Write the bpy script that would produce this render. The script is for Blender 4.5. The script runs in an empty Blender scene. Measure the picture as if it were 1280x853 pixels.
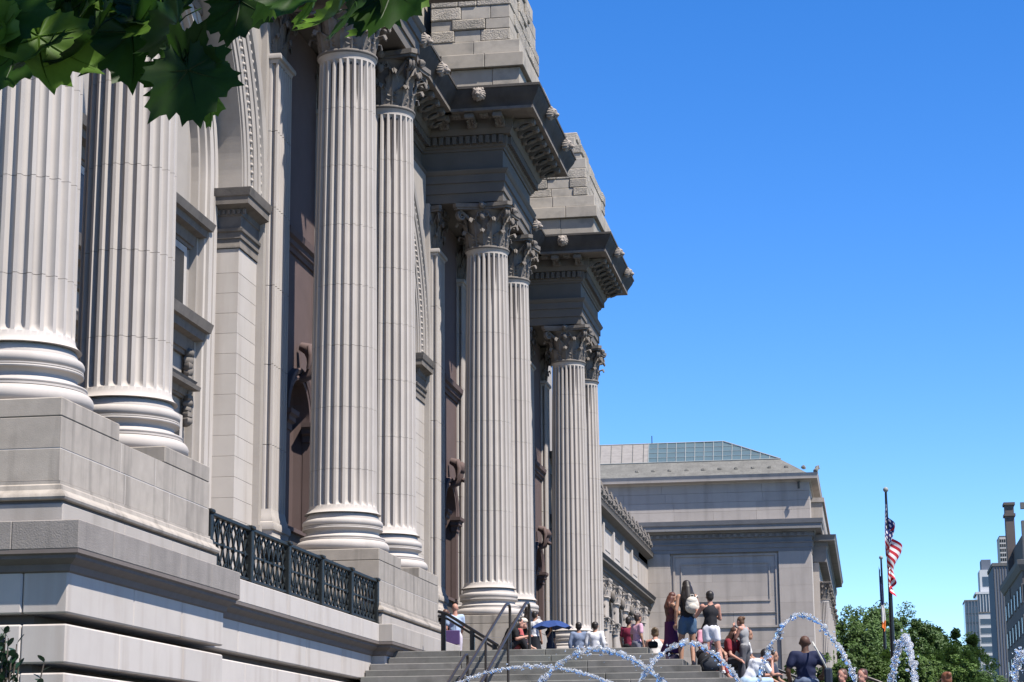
import bpy, bmesh, math, random
from mathutils import Vector, Matrix, noise
sc = bpy.context.scene
COL = sc.collection
PI = math.pi
# ------------------------------------------------------------------ camera
cam = bpy.data.cameras.new('camera'); co = bpy.data.objects.new('camera', cam); COL.objects.link(co)
cam.sensor_width = 36.0; cam.lens = 73.47; cam.clip_start = 0.1; cam.clip_end = 6000
co.matrix_world = Matrix(((0.985892, 0.041467, 0.162167, 0), (0.167247, -0.204721, -0.964426, 0), (-0.006793, 0.977942, -0.208768, 1.6), (0, 0, 0, 1)))
sc.camera = co
# ------------------------------------------------------------------ light
SUN = Vector((1.65, -1.0, 3.2)).normalized()
EL = math.asin(SUN.z); AZ = math.atan2(SUN.x, SUN.y)
w = bpy.data.worlds.new('World'); sc.world = w; w.use_nodes = True
nt = w.node_tree; bg = nt.nodes['Background']
sky = nt.nodes.new('ShaderNodeTexSky'); sky.sky_type = 'NISHITA'; sky.sun_disc = False
sky.sun_elevation = EL; sky.sun_rotation = AZ
sky.air_density = 0.75; sky.dust_density = 0.0; sky.ozone_density = 3.0; sky.altitude = 10
hs = nt.nodes.new('ShaderNodeHueSaturation'); hs.inputs['Saturation'].default_value = 1.33; hs.inputs['Hue'].default_value = 0.509
nt.links.new(sky.outputs[0], hs.inputs['Color']); nt.links.new(hs.outputs[0], bg.inputs[0])
bg.inputs[1].default_value = 0.119
sl = bpy.data.lights.new('sun', 'SUN'); so = bpy.data.objects.new('sun', sl); COL.objects.link(so)
sl.energy = 5.0; sl.angle = math.radians(0.53); sl.color = (1.0, 0.935, 0.845)
so.rotation_euler = SUN.to_track_quat('Z', 'Y').to_euler()
sc.view_settings.view_transform = 'Standard'; sc.view_settings.look = 'None'
sc.view_settings.exposure = 1.0; sc.view_settings.gamma = 1.0
sc.cycles.max_bounces = 6; sc.cycles.diffuse_bounces = 1; sc.cycles.transparent_max_bounces = 12

# ------------------------------------------------------------------ materials
def mat(name, base, rough=0.85, var=0.12, scale=3.0, bump=0.0, bscale=30.0, objvar=0.0, dark=None, darkamt=0.0, dscale=1.0,
        metal=0.0, spec=0.3, trans=0.0, streak=False, tint=None, bdist=0.01):
    base = tuple(c * k_ for c, k_ in zip(base, (.755, .745, .75))); dark = tuple(c * .74 for c in dark) if dark else None; tint = tuple(c * .74 for c in tint) if tint else None
    m = bpy.data.materials.new(name); m.use_nodes = True
    t = m.node_tree; N = t.nodes; L = t.links; b = N['Principled BSDF']
    b.inputs['Roughness'].default_value = rough; b.inputs['Metallic'].default_value = metal
    b.inputs['Specular IOR Level'].default_value = spec
    geo = N.new('ShaderNodeNewGeometry')
    mp = N.new('ShaderNodeMapping'); L.new(geo.outputs['Position'], mp.inputs[0])
    n1 = N.new('ShaderNodeTexNoise'); n1.inputs['Scale'].default_value = scale; n1.inputs['Detail'].default_value = 7
    n1.inputs['Roughness'].default_value = 0.62
    L.new(mp.outputs[0], n1.inputs['Vector'])
    r = N.new('ShaderNodeMapRange'); L.new(n1.outputs[0], r.inputs[0])
    r.inputs[1].default_value = 0.25; r.inputs[2].default_value = 0.75
    r.inputs[3].default_value = 1 - var; r.inputs[4].default_value = 1 + var
    cur = r.outputs[0]
    if objvar:
        oi = N.new('ShaderNodeObjectInfo'); r2 = N.new('ShaderNodeMapRange'); L.new(oi.outputs['Random'], r2.inputs[0])
        r2.inputs[3].default_value = 1 - objvar; r2.inputs[4].default_value = 1 + objvar
        mu = N.new('ShaderNodeMath'); mu.operation = 'MULTIPLY'; L.new(cur, mu.inputs[0]); L.new(r2.outputs[0], mu.inputs[1]); cur = mu.outputs[0]
    c = N.new('ShaderNodeRGB'); c.outputs[0].default_value = (*base, 1)
    vm = N.new('ShaderNodeVectorMath'); vm.operation = 'SCALE'; L.new(c.outputs[0], vm.inputs[0]); L.new(cur, vm.inputs['Scale'])
    col = vm.outputs[0]
    if tint:
        n3 = N.new('ShaderNodeTexNoise'); n3.inputs['Scale'].default_value = 0.55; n3.inputs['Detail'].default_value = 4
        L.new(mp.outputs[0], n3.inputs['Vector'])
        q = N.new('ShaderNodeMapRange'); L.new(n3.outputs[0], q.inputs[0]); q.inputs[1].default_value = .42; q.inputs[2].default_value = .7; q.inputs[4].default_value = .8
        mx = N.new('ShaderNodeMix'); mx.data_type = 'RGBA'; L.new(q.outputs[0], mx.inputs[0]); L.new(col, mx.inputs[6]); mx.inputs[7].default_value = (*tint, 1)
        col = mx.outputs[2]
    if dark:
        n2 = N.new('ShaderNodeTexNoise'); n2.inputs['Scale'].default_value = dscale; n2.inputs['Detail'].default_value = 6
        mp2 = N.new('ShaderNodeMapping'); L.new(geo.outputs['Position'], mp2.inputs[0])
        if streak: mp2.inputs['Scale'].default_value = (4, 4, 0.35)
        L.new(mp2.outputs[0], n2.inputs['Vector'])
        q = N.new('ShaderNodeMapRange'); L.new(n2.outputs[0], q.inputs[0]); q.inputs[1].default_value = .5; q.inputs[2].default_value = .75
        q.inputs[4].default_value = darkamt
        mx = N.new('ShaderNodeMix'); mx.data_type = 'RGBA'; L.new(q.outputs[0], mx.inputs[0]); L.new(col, mx.inputs[6]); mx.inputs[7].default_value = (*dark, 1)
        col = mx.outputs[2]
    L.new(col, b.inputs['Base Color'])
    if bump:
        nb = N.new('ShaderNodeTexNoise'); nb.inputs['Scale'].default_value = bscale; nb.inputs['Detail'].default_value = 5
        L.new(mp.outputs[0], nb.inputs['Vector'])
        bp = N.new('ShaderNodeBump'); bp.inputs['Strength'].default_value = bump; bp.inputs['Distance'].default_value = bdist
        L.new(nb.outputs[0], bp.inputs['Height']); L.new(bp.outputs[0], b.inputs['Normal'])
    if trans:
        tr = N.new('ShaderNodeBsdfTranslucent'); L.new(col, tr.inputs[0])
        ms = N.new('ShaderNodeMixShader'); ms.inputs[0].default_value = trans
        L.new(b.outputs[0], ms.inputs[1]); L.new(tr.outputs[0], ms.inputs[2]); L.new(ms.outputs[0], N['Material Output'].inputs[0])
    return m
M = {}
ST = (0.42, 0.385, 0.345)
M['stone'] = mat('limestone', ST, var=.06, scale=2.0, bump=.25, bscale=60, objvar=.05, dark=(.27, .24, .205), darkamt=.5, dscale=.8, streak=True, bdist=.006)
M['column'] = mat('fluted_limestone', (.50, .462, .423), var=.07, scale=1.3, bump=.2, bscale=70, objvar=.012, dark=(.36, .33, .30), darkamt=.5, dscale=.6, streak=True, bdist=.005)
M['block'] = mat('weathered_block', (.385, .345, .295), var=.13, scale=4, bump=.4, bscale=90, objvar=.11, dark=(.16, .14, .12), darkamt=.8, dscale=.9, streak=True, bdist=.006)
M['pale'] = mat('pale_limestone', (.54, .50, .455), var=.05, scale=2, bump=.15, bscale=60, objvar=.04, dark=(.38, .32, .265), darkamt=.6, dscale=.7, streak=True, bdist=.005)
M['ledge'] = mat('ledge_limestone', (.28, .255, .23), var=.14, scale=3, bump=.6, bscale=45, objvar=.08, dark=(.17, .155, .14), darkamt=.5, dscale=1.3, streak=True, bdist=.01)
M['mortar'] = mat('mortar', (.58, .54, .50), var=.04)
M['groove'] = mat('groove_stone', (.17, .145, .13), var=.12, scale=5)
M['shade'] = mat('entablature_stone_shaded', (.15, .135, .118), var=.14, scale=1.2, bump=.3, bscale=40, objvar=.05, dark=(.13, .12, .11), darkamt=.55, dscale=.7, bdist=.01)  # pale stone darkened: deep shade under the cornices put into the colour
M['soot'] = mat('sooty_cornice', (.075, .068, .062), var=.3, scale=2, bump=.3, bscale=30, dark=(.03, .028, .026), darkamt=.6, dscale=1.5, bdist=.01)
M['carve'] = mat('carved_stone_shaded', (.19, .17, .15), var=.15, scale=5, bump=.4, bscale=30, dark=(.09, .085, .08), darkamt=.7, dscale=3, bdist=.01)  # base darkened to hold the shade on mouldings and capitals, plus random staining
M['head'] = mat('carved_head', (.33, .29, .25), var=.12, scale=8, bump=.4, bscale=40)
M['rough'] = mat('rough_hewn_block', (.40, .36, .30), var=.16, scale=5, bump=.8, bscale=26, objvar=.14, dark=(.20, .19, .165), darkamt=.8, dscale=2, bdist=.06)
M['smooth'] = mat('sawn_block', (.41, .37, .31), var=.10, scale=3, bump=.3, bscale=40, objvar=.10, dark=(.19, .18, .16), darkamt=.8, dscale=1.6, bdist=.01)
M['recess'] = mat('recess_stone_shaded', (.08, .072, .068), var=.12, scale=2)  # near-black base colour stands for the shade inside the recesses
M['niche'] = mat('niche_stone_shaded', (.125, .088, .082), var=.10, scale=2)  # light stone painted dark mauve-brown to stand for shade behind the columns
M['step'] = mat('granite_step', (.20, .192, .178), var=.14, scale=9, bump=.25, bscale=120, objvar=.16, dark=(.07, .07, .062), darkamt=.8, dscale=1.9, bdist=.004, tint=(.18, .185, .165))
M['pav'] = mat('pavilion_stone', (.45, .405, .36), var=.07, scale=1.5, bump=.1, objvar=.065, dark=(.24, .215, .19), darkamt=.5, dscale=.5, streak=True)
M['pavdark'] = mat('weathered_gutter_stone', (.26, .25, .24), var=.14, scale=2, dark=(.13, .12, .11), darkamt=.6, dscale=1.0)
M['slate'] = mat('slate_roof', (.27, .255, .235), var=.15, scale=3, objvar=.05, dark=(.17, .16, .15), darkamt=.5, dscale=2)
M['copper'] = mat('aged_copper', (.17, .168, .15), var=.3, scale=1.6, dark=(.10, .095, .085), darkamt=.8, dscale=2.5, streak=True)
M['glass'] = mat('skylight_glass', (.10, .15, .155), rough=.4, var=.15, scale=.5, spec=.5)
M['dglass'] = mat('dark_glass', (.02, .024, .028), rough=.25, spec=.2)
M['glaze'] = mat('glazing_bar', (.30, .32, .30), rough=.6)
M['bronze'] = mat('dark_green_bronze', (.013, .016, .016), rough=.5, var=.3, scale=12, metal=0, spec=.25)
M['pipe'] = mat('bronze_pipe', (.045, .036, .030), rough=.4, var=.2, scale=10, metal=.3, spec=.5)
M['blackmetal'] = mat('black_metal', (.018, .018, .02), rough=.3, metal=.4, spec=.6)
M['asphalt'] = mat('asphalt', (.05, .05, .05), var=.2, scale=20)
M['paving'] = mat('plaza_paving', (.17, .165, .16), var=.1, scale=6)
M['grass'] = mat('grass', (.05, .085, .025), var=.3, scale=3)
M['bark'] = mat('bark', (.11, .09, .07), var=.3, scale=10, bump=.5)
M['leaf'] = mat('broad_leaf', (.030, .085, .010), rough=.5, var=.3, scale=25, objvar=.45, trans=.55, spec=.4)
M['leaf_bright'] = mat('backlit_leaf', (.12, .24, .03), rough=.5, var=.25, scale=25, trans=.6)  # brighter green stands for sunlight shining through some leaves
M['foliage'] = mat('foliage', (.075, .14, .034), rough=.6, var=.35, scale=.5, trans=.25, objvar=.2)
M['foliage2'] = mat('foliage_bright', (.085, .15, .03), rough=.6, var=.35, scale=.8, trans=.3, objvar=.15)
M['shrub'] = mat('shrub_leaf', (.018, .05, .022), rough=.35, var=.3, scale=20, trans=.15, spec=.5)

def water_mat():
    m = bpy.data.materials.new('fountain_water'); m.use_nodes = True; t = m.node_tree; b = t.nodes['Principled BSDF']
    b.inputs['Base Color'].default_value = (.95, .97, 1, 1); b.inputs['Roughness'].default_value = .04; b.inputs['IOR'].default_value = 1.33
    b.inputs['Transmission Weight'].default_value = .82; b.inputs['Specular IOR Level'].default_value = .8
    return m
M['water'] = water_mat()
_flat = {}
def flat(rgb, rough=.8):
    k = (tuple(rgb), rough)
    if k not in _flat: _flat[k] = mat('cloth_%d' % len(_flat) if rough > .6 else 'skin_%d' % len(_flat), rgb, rough=rough, var=.10, scale=14, spec=.25)
    return _flat[k]

# ------------------------------------------------------------------ mesh helpers
class MB:
    def __init__(s): s.v = []; s.f = []
    def add(s, vs, fs):
        o = len(s.v); s.v += [tuple(p) for p in vs]; s.f += [tuple(i + o for i in f) for f in fs]; return s
    def box(s, x0, x1, y0, y1, z0, z1, b=0.0):
        if x1 < x0: x0, x1 = x1, x0
        if y1 < y0: y0, y1 = y1, y0
        if z1 < z0: z0, z1 = z1, z0
        if not b:
            vs = [(x, y, z) for x in (x0, x1) for y in (y0, y1) for z in (z0, z1)]
            return s.add(vs, [(0, 1, 3, 2), (4, 6, 7, 5), (0, 4, 5, 1), (2, 3, 7, 6), (0, 2, 6, 4), (1, 5, 7, 3)])
        b = min(b, (x1 - x0) / 3, (y1 - y0) / 3, (z1 - z0) / 3)
        c = ((x0 + x1) / 2, (y0 + y1) / 2, (z0 + z1) / 2); h = ((x1 - x0) / 2, (y1 - y0) / 2, (z1 - z0) / 2)
        vs = []; idx = {}
        for sx in (-1, 1):
            for sy in (-1, 1):
                for sz in (-1, 1):
                    for a in range(3):
                        d = [sx * (h[0] - b), sy * (h[1] - b), sz * (h[2] - b)]; sg = (sx, sy, sz)
                        d[a] = sg[a] * h[a]; idx[(sx, sy, sz, a)] = len(vs); vs.append((c[0] + d[0], c[1] + d[1], c[2] + d[2]))
        fs = []
        for a in range(3):
            u, v = [(1, 2), (2, 0), (0, 1)][a]
            for sg in (-1, 1):
                q = []
                for (su, sv) in ((-1, -1), (1, -1), (1, 1), (-1, 1)):
                    k = [0, 0, 0]; k[a] = sg; k[u] = su; k[v] = sv; q.append(idx[(*k, a)])
                fs.append(tuple(q if sg > 0 else q[::-1]))
        for a in range(3):
            u, v = [(1, 2), (2, 0), (0, 1)][a]
            for su in (-1, 1):
                for sv in (-1, 1):
                    k0 = [0, 0, 0]; k0[a] = -1; k0[u] = su; k0[v] = sv; k1 = list(k0); k1[a] = 1
                    q = [idx[(*k0, u)], idx[(*k1, u)], idx[(*k1, v)], idx[(*k0, v)]]
                    fs.append(tuple(q if su * sv < 0 else q[::-1]))
        for sx in (-1, 1):
            for sy in (-1, 1):
                for sz in (-1, 1):
                    q = [idx[(sx, sy, sz, a)] for a in range(3)]
                    fs.append(tuple(q if sx * sy * sz > 0 else q[::-1]))
        return s.add(vs, fs)
    def sweep(s, prof, path, closed=False):
        """prof: (outward offset, z); path: (x, y); outward is to the right of travel"""
        n = len(path); rings = []
        for i, p in enumerate(path):
            a = path[i - 1] if (i > 0 or closed) else None
            c = path[(i + 1) % n] if (i < n - 1 or closed) else None
            def nrm(q, r):
                d = Vector((r[0] - q[0], r[1] - q[1])).normalized(); return Vector((d.y, -d.x))
            if a is None: o = nrm(p, c)
            elif c is None: o = nrm(a, p)
            else:
                n1 = nrm(a, p); n2 = nrm(p, c); o = n1 + n2; o = o / max(.2, o.dot(n1))
            rings.append([(p[0] + o.x * d, p[1] + o.y * d, z) for d, z in prof])
        k = len(prof); vs = [q for r in rings for q in r]; fs = []
        for i in range(n if closed else n - 1):
            j = (i + 1) % n
            for t in range(k - 1): fs.append((i * k + t, j * k + t, j * k + t + 1, i * k + t + 1))
        if not closed:
            fs.append(tuple(range(k))); fs.append(tuple((n - 1) * k + t for t in reversed(range(k))))
        return s.add(vs, fs)
    def lathe(s, prof, cx=0, cy=0, n=48, a0=0, a1=2 * PI):
        full = abs(a1 - a0 - 2 * PI) < 1e-4; m = n if full else n + 1; k = len(prof); vs = []
        for i in range(m):
            a = a0 + (a1 - a0) * i / n
            for r, z in prof: vs.append((cx + r * math.cos(a), cy + r * math.sin(a), z))
        fs = []
        for i in range(n):
            j = (i + 1) % m
            for t in range(k - 1): fs.append((i * k + t, j * k + t, j * k + t + 1, i * k + t + 1))
        return s.add(vs, fs)
    def tube(s, pts, r, n=8, cap=True):
        pts = [Vector(p) for p in pts]; R = r if isinstance(r, (list, tuple)) else [r] * len(pts); vs = []; fs = []
        up = Vector((0, 0, 1)); d0 = (pts[1] - pts[0]).normalized()
        if abs(d0.z) > .9: up = Vector((0, 1, 0))
        for i, p in enumerate(pts):
            d = (pts[min(i + 1, len(pts) - 1)] - pts[max(i - 1, 0)]).normalized()
            u = up - d * up.dot(d)
            if u.length < 1e-4: u = d.orthogonal()
            u.normalize(); up = u; v = d.cross(u)
            for k in range(n):
                a = 2 * PI * k / n; vs.append(p + (u * math.cos(a) + v * math.sin(a)) * R[i])
        for i in range(len(pts) - 1):
            for k in range(n):
                fs.append((i * n + k, i * n + (k + 1) % n, (i + 1) * n + (k + 1) % n, (i + 1) * n + k))
        if cap: fs.append(tuple(reversed(range(n)))); fs.append(tuple((len(pts) - 1) * n + k for k in range(n)))
        return s.add(vs, fs)
    def ball(s, c, r, n=10, m=7, warp=0.0, seed=0):
        if not isinstance(r, (list, tuple)): r = (r, r, r)
        vs = [(c[0], c[1], c[2] - r[2])]; fs = []
        for i in range(1, m):
            t = -PI / 2 + PI * i / m
            for k in range(n):
                a = 2 * PI * k / n; d = Vector((math.cos(t) * math.cos(a), math.cos(t) * math.sin(a), math.sin(t)))
                q = 1 + (warp * noise.noise(d * 2.3 + Vector((seed, seed * 2, 0))) if warp else 0)
                vs.append((c[0] + r[0] * d.x * q, c[1] + r[1] * d.y * q, c[2] + r[2] * d.z * q))
        vs.append((c[0], c[1], c[2] + r[2])); T = len(vs) - 1
        for k in range(n):
            fs.append((0, 1 + (k + 1) % n, 1 + k)); fs.append((T, 1 + (m - 2) * n + k, 1 + (m - 2) * n + (k + 1) % n))
            for i in range(m - 2): fs.append((1 + i * n + k, 1 + i * n + (k + 1) % n, 1 + (i + 1) * n + (k + 1) % n, 1 + (i + 1) * n + k))
        return s.add(vs, fs)
    def xform(s, mtx, start=0):
        s.v[start:] = [tuple(mtx @ Vector(p)) for p in s.v[start:]]; return s
    def mesh(s, name, m, smooth=None):
        me = bpy.data.meshes.new(name); me.from_pydata(s.v, [], s.f); me.validate()
        if m: me.materials.append(m)
        if smooth is not None:
            me.shade_smooth(); me.set_sharp_from_angle(angle=math.radians(smooth))
        return me
    def build(s, name, m, parent=None, loc=None, smooth=None):
        return ob(name, s.mesh(name, m, smooth), parent, loc)
def ob(name, me, parent=None, loc=None, rz=0, scale=None):
    o = bpy.data.objects.new(name, me); COL.objects.link(o)
    if loc is not None: o.location = loc
    if rz: o.rotation_euler.z = rz
    if scale: o.scale = scale
    if parent: o.parent = parent
    return o
def thing(name, label, cat, loc=(0, 0, 0), group=None, rz=0):
    o = ob(name, None, None, loc, rz); return tag(o, label, cat, group)
def tag(o, label, cat, group=None):
    o['label'] = label; o['category'] = cat
    if group: o['group'] = group
    return o
def struct(o): o['kind'] = 'structure'; return o
def stuff(o): o['kind'] = 'stuff'; return o
def recalc(me):
    b = bmesh.new(); b.from_mesh(me); bmesh.ops.recalc_face_normals(b, faces=b.faces); b.to_mesh(me); b.free(); return me
R = random.Random(7)
def lens(total, a, b, rnd):
    n = max(1, round(total / ((a + b) / 2))); L = [rnd.uniform(a, b) for _ in range(n)]; k = total / sum(L); return [x * k for x in L]

# ------------------------------------------------------------------ key dimensions (metres; facade runs along +Y, street is +X)
P = [25.35, 43.35, 61.35, 79.35]      # south corner of each double pedestal
X0 = -10.19; ZP = 6.6; AX = X0 - 1.075; LAND = 4.42; YS = 43.6; XW = -13.1
_f = 2612.2; _M = co.matrix_world.to_3x3()
def at(u, v, y=None, x=None, z=None):
    """point of the place seen at (u, v) of the 1280x853 survey photograph, at a known distance"""
    d = _M @ Vector(((u - 640) / _f, -(v - 426.5) / _f, -1)); C = Vector((0, 0, 1.6))
    t = (y / d.y) if y is not None else ((x / d.x) if x is not None else (z - 1.6) / d.z)
    return C + d * t

# ================================================================== GROUND
struct(MB().box(-900, 1500, -200, 3000, -.5, 0).build('ground', M['grass']))
struct(MB().box(-9.7, 9.0, -60, 300, .0, .12).build('pavement', M['paving']))
struct(MB().box(9.0, 26.0, -200, 1500, .0, .02).build('road', M['asphalt']))
struct(MB().box(26.0, 32.0, -200, 1500, .0, .14).build('pavement', M['paving']))
mk = MB()
for y in range(-60, 600, 9):
    for x in (13.2, 17.4, 21.6): mk.box(x - .06, x + .06, y, y + 3, .02, .024)
struct(mk.build('road_marking', M['glaze']))

# ================================================================== MUSEUM: pedestals, columns, entablature
mus = thing('museum_building', 'pale limestone museum front with paired giant fluted Corinthian columns on high pedestals', 'building', (0, 0, 0))
def bprof(z0, z1, o=0.0): return [(-.5, z0), (o, z0), (o, z1), (-.5, z1)]

_blockcache = {}
def block(parent, x0, x1, y0, y1, z0, z1, m, b=.014, name='stone_block'):
    """one stone: shares mesh data between stones of the same size"""
    k = (round(x1 - x0, 2), round(y1 - y0, 2), round(z1 - z0, 2), m, b)
    if k not in _blockcache:
        _blockcache[k] = MB().box(0, k[0], 0, k[1], 0, k[2], b).mesh('stone_block', M[m])
    me = _blockcache[k]
    return ob(name, me, parent, (x0, y0, z0))

G = .008
def pedestal(i, y):
    ped = MB().box(-13.0, X0 - .004, y + .004, y + 6.24, 4.3, 6.345).build('pedestal', M['mortar'], mus)
    for yy in (0, 4.09):                                                    # plinth under each column
        block(ped, X0 - 2.15, X0, y + yy, y + yy + 2.15, 6.352, 6.60, 'block')
    r = random.Random(20 + i)
    for c, (z0, z1) in enumerate(((5.935, 6.346), (5.505, 5.925))):
        ls = [2.25, 1.45, 2.57] if c == 0 else [2.45, 1.9, 1.92]
        if i: ls = lens(6.27, 1.2, 2.6, r)
        yy = y
        for L in ls:
            block(ped, X0 - 2.6, X0, yy + (G if yy > y else 0), yy + L - G, z0, z1, 'block', .005); yy += L
    path = [(-13.0, y), (X0, y), (X0, y + 6.27), (-13.0, y + 6.27)]
    MB().sweep([(0, 5.5), (.02, 5.5), (.02, 5.46), (.05, 5.44), (.06, 5.38), (.10, 5.34), (.135, 5.31), (.145, 5.28), (.135, 5.25), (.12, 5.24), (-.2, 5.24)], path).build('base_moulding', M['block'], ped, smooth=35)
    MB().sweep([(-.2, 5.24), (.075, 5.24), (.075, 5.20), (-.2, 5.20)], path).build('groove', M['groove'], ped)
    yy = y - .11
    for L in lens(6.49, 1.5, 2.6, r):
        block(ped, X0 - 2.6, X0 + .11, yy + G, yy + L - G, 4.95, 5.205, 'stone'); yy += L
for i, y in enumerate(P): pedestal(i, y)

# ---- columns
NF = 24
def fluted_ring(rad, z, depth, ns=6):
    out = []
    for k in range(NF):
        a0 = 2 * PI * k / NF; da = 2 * PI / NF
        for j in range(ns + 1):
            t = j / ns; a = a0 + da * (.14 + .72 * t); d = math.sqrt(max(0, 1 - (2 * t - 1) ** 2)) * depth
            out.append(((rad - d) * math.cos(a), (rad - d) * math.sin(a), z))
    return out
def shaft_r(z):                                # z measured from shaft foot, height 10.5
    t = max(0, min(1, z / 10.5)); return .742 - .105 * t ** 1.7
drums = []
zc = [0, .95, 2.32, 3.70, 5.08, 6.46, 7.84, 9.2, 10.5]
for k in range(8):
    a, b = zc[k], zc[k + 1]; rings = []; mb = MB()
    zs = [(a + .004, -.006), (a + .012, 0)]
    if k == 0: zs = [(0, .0), (.06, 0), (.10, 0)]
    if k == 0:
        lev = [(0, .10, 0), (.04, .05, 0), (.10, .012, 0), (.16, 0, 0), (.17, 0, .25), (.19, 0, .55), (.22, 0, .8), (.27, 0, 1), (b - .004, 0, 1), (b - .002, -.008, 1)]
    elif k == 7:
        lev = [(a + .002, -.008, 1), (a + .004, 0, 1), (b - .25, 0, 1), (b - .20, 0, .8), (b - .17, 0, .55), (b - .15, 0, .25), (b - .14, 0, 0), (b - .06, 0, 0), (b - .03, .02, 0), (b, .045, 0)]
    else: lev = [(a + .002, -.008, 1), (a + .004, 0, 1), (b - .004, 0, 1), (b - .002, -.008, 1)]
    for z, dr, dp in lev: rings += fluted_ring(shaft_r(z) + dr, z, .086 * dp)
    m = NF * 7; fs = []
    for j in range(len(lev) - 1):
        for q in range(m): fs.append((j * m + q, j * m + (q + 1) % m, (j + 1) * m + (q + 1) % m, (j + 1) * m + q))
    fs.append(tuple(reversed(range(m)))); fs.append(tuple(range((len(lev) - 1) * m, len(lev) * m)))
    mb.add(rings, fs); drums.append(mb.mesh('drum', M['column'], 38))
def arc(cr, cz, r, a0, a1, n=7): return [(cr + r * math.cos(math.radians(a0 + (a1 - a0) * i / n)), cz + r * math.sin(math.radians(a0 + (a1 - a0) * i / n))) for i in range(n + 1)]
bp = [(.6, 0), (.90, 0)] + arc(.90, .125, .125, -90, 90, 9) + [(.93, .255), (.93, .285), (.915, .285)] + arc(.91, .31, .025, -90, 90, 4) + [(.90, .34)] + \
     [(.84, .36), (.80, .40), (.795, .44), (.82, .475), (.86, .49)] + arc(.862, .512, .022, -90, 90, 4) + [(.875, .54), (.875, .56)] + arc(.80, .635, .075 + .012, -90, 90, 8) + [(.80, .73), (.795, .76), (.78, .80), (.757, .84), (.742, .85), (.5, .85)]
base_me = MB().lathe(bp, n=64).mesh('column_base', M['column'], 40)

def acanthus(h, wid, curl, lean=.06, nv=9):
    """one carved leaf rising along +Z with its face towards +X; thickness included"""
    mb = MB(); rows = []; nu = 7
    for side in (0, 1):
        for j in range(nv + 1):
            t = j / nv
            if t < .72: x = lean * t / .72; z = h * t / .72 * .93
            else:
                a = (t - .72) / .28 * PI * .95; x = lean + curl * (1 - math.cos(a)) * .5 + curl * .2 * math.sin(a); z = h * .93 + curl * .55 * math.sin(a) - .02
            ww = wid * (.62 + .38 * math.sin(PI * min(1, t * 1.15))) * (1 - .55 * max(0, t - .7) / .3)
            ww *= 1 + .17 * math.cos(j * PI)
            for k in range(nu):
                s_ = -1 + 2 * k / (nu - 1); rib = (.026 * (1 - abs(s_)) + (.014 if k % 2 else -.012)) * (1 if t < .8 else .6)
                back = -.03 if side else 0
                rows.append((x + rib + back - .05 * abs(s_) * (1 - t), ww * s_ * .5, z - .06 * abs(s_) * t))
    fs = []; o = (nv + 1) * nu
    for j in range(nv):
        for k in range(nu - 1):
            q = (j * nu + k, j * nu + k + 1, (j + 1) * nu + k + 1, (j + 1) * nu + k); fs.append(q); fs.append(tuple(o + i for i in reversed(q)))
    for j in range(nv):
        for k in (0, nu - 1): fs.append((j * nu + k, (j + 1) * nu + k, o + (j + 1) * nu + k, o + j * nu + k))
    for k in range(nu - 1): fs.append((nv * nu + k, nv * nu + k + 1, o + nv * nu + k + 1, o + nv * nu + k))
    return mb.add(rows, fs)
def spiral(mb, c, ax, r0, turns, thick, wid, sgn=1):
    """volute: a ribbon of spiral tube in the vertical plane along ax (unit vector)"""
    pts = []; rr = []
    n = int(turns * 12)
    for i in range(n + 1):
        t = i / n; a = PI / 2 - t * turns * 2 * PI; r = r0 * (1 - .82 * t)
        pts.append(Vector(c) + Vector(ax) * (r * math.cos(a)) + Vector((0, 0, r * math.sin(a)))); rr.append(thick * (1 - .5 * t))
    mb.tube(pts, rr, 6)
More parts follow.
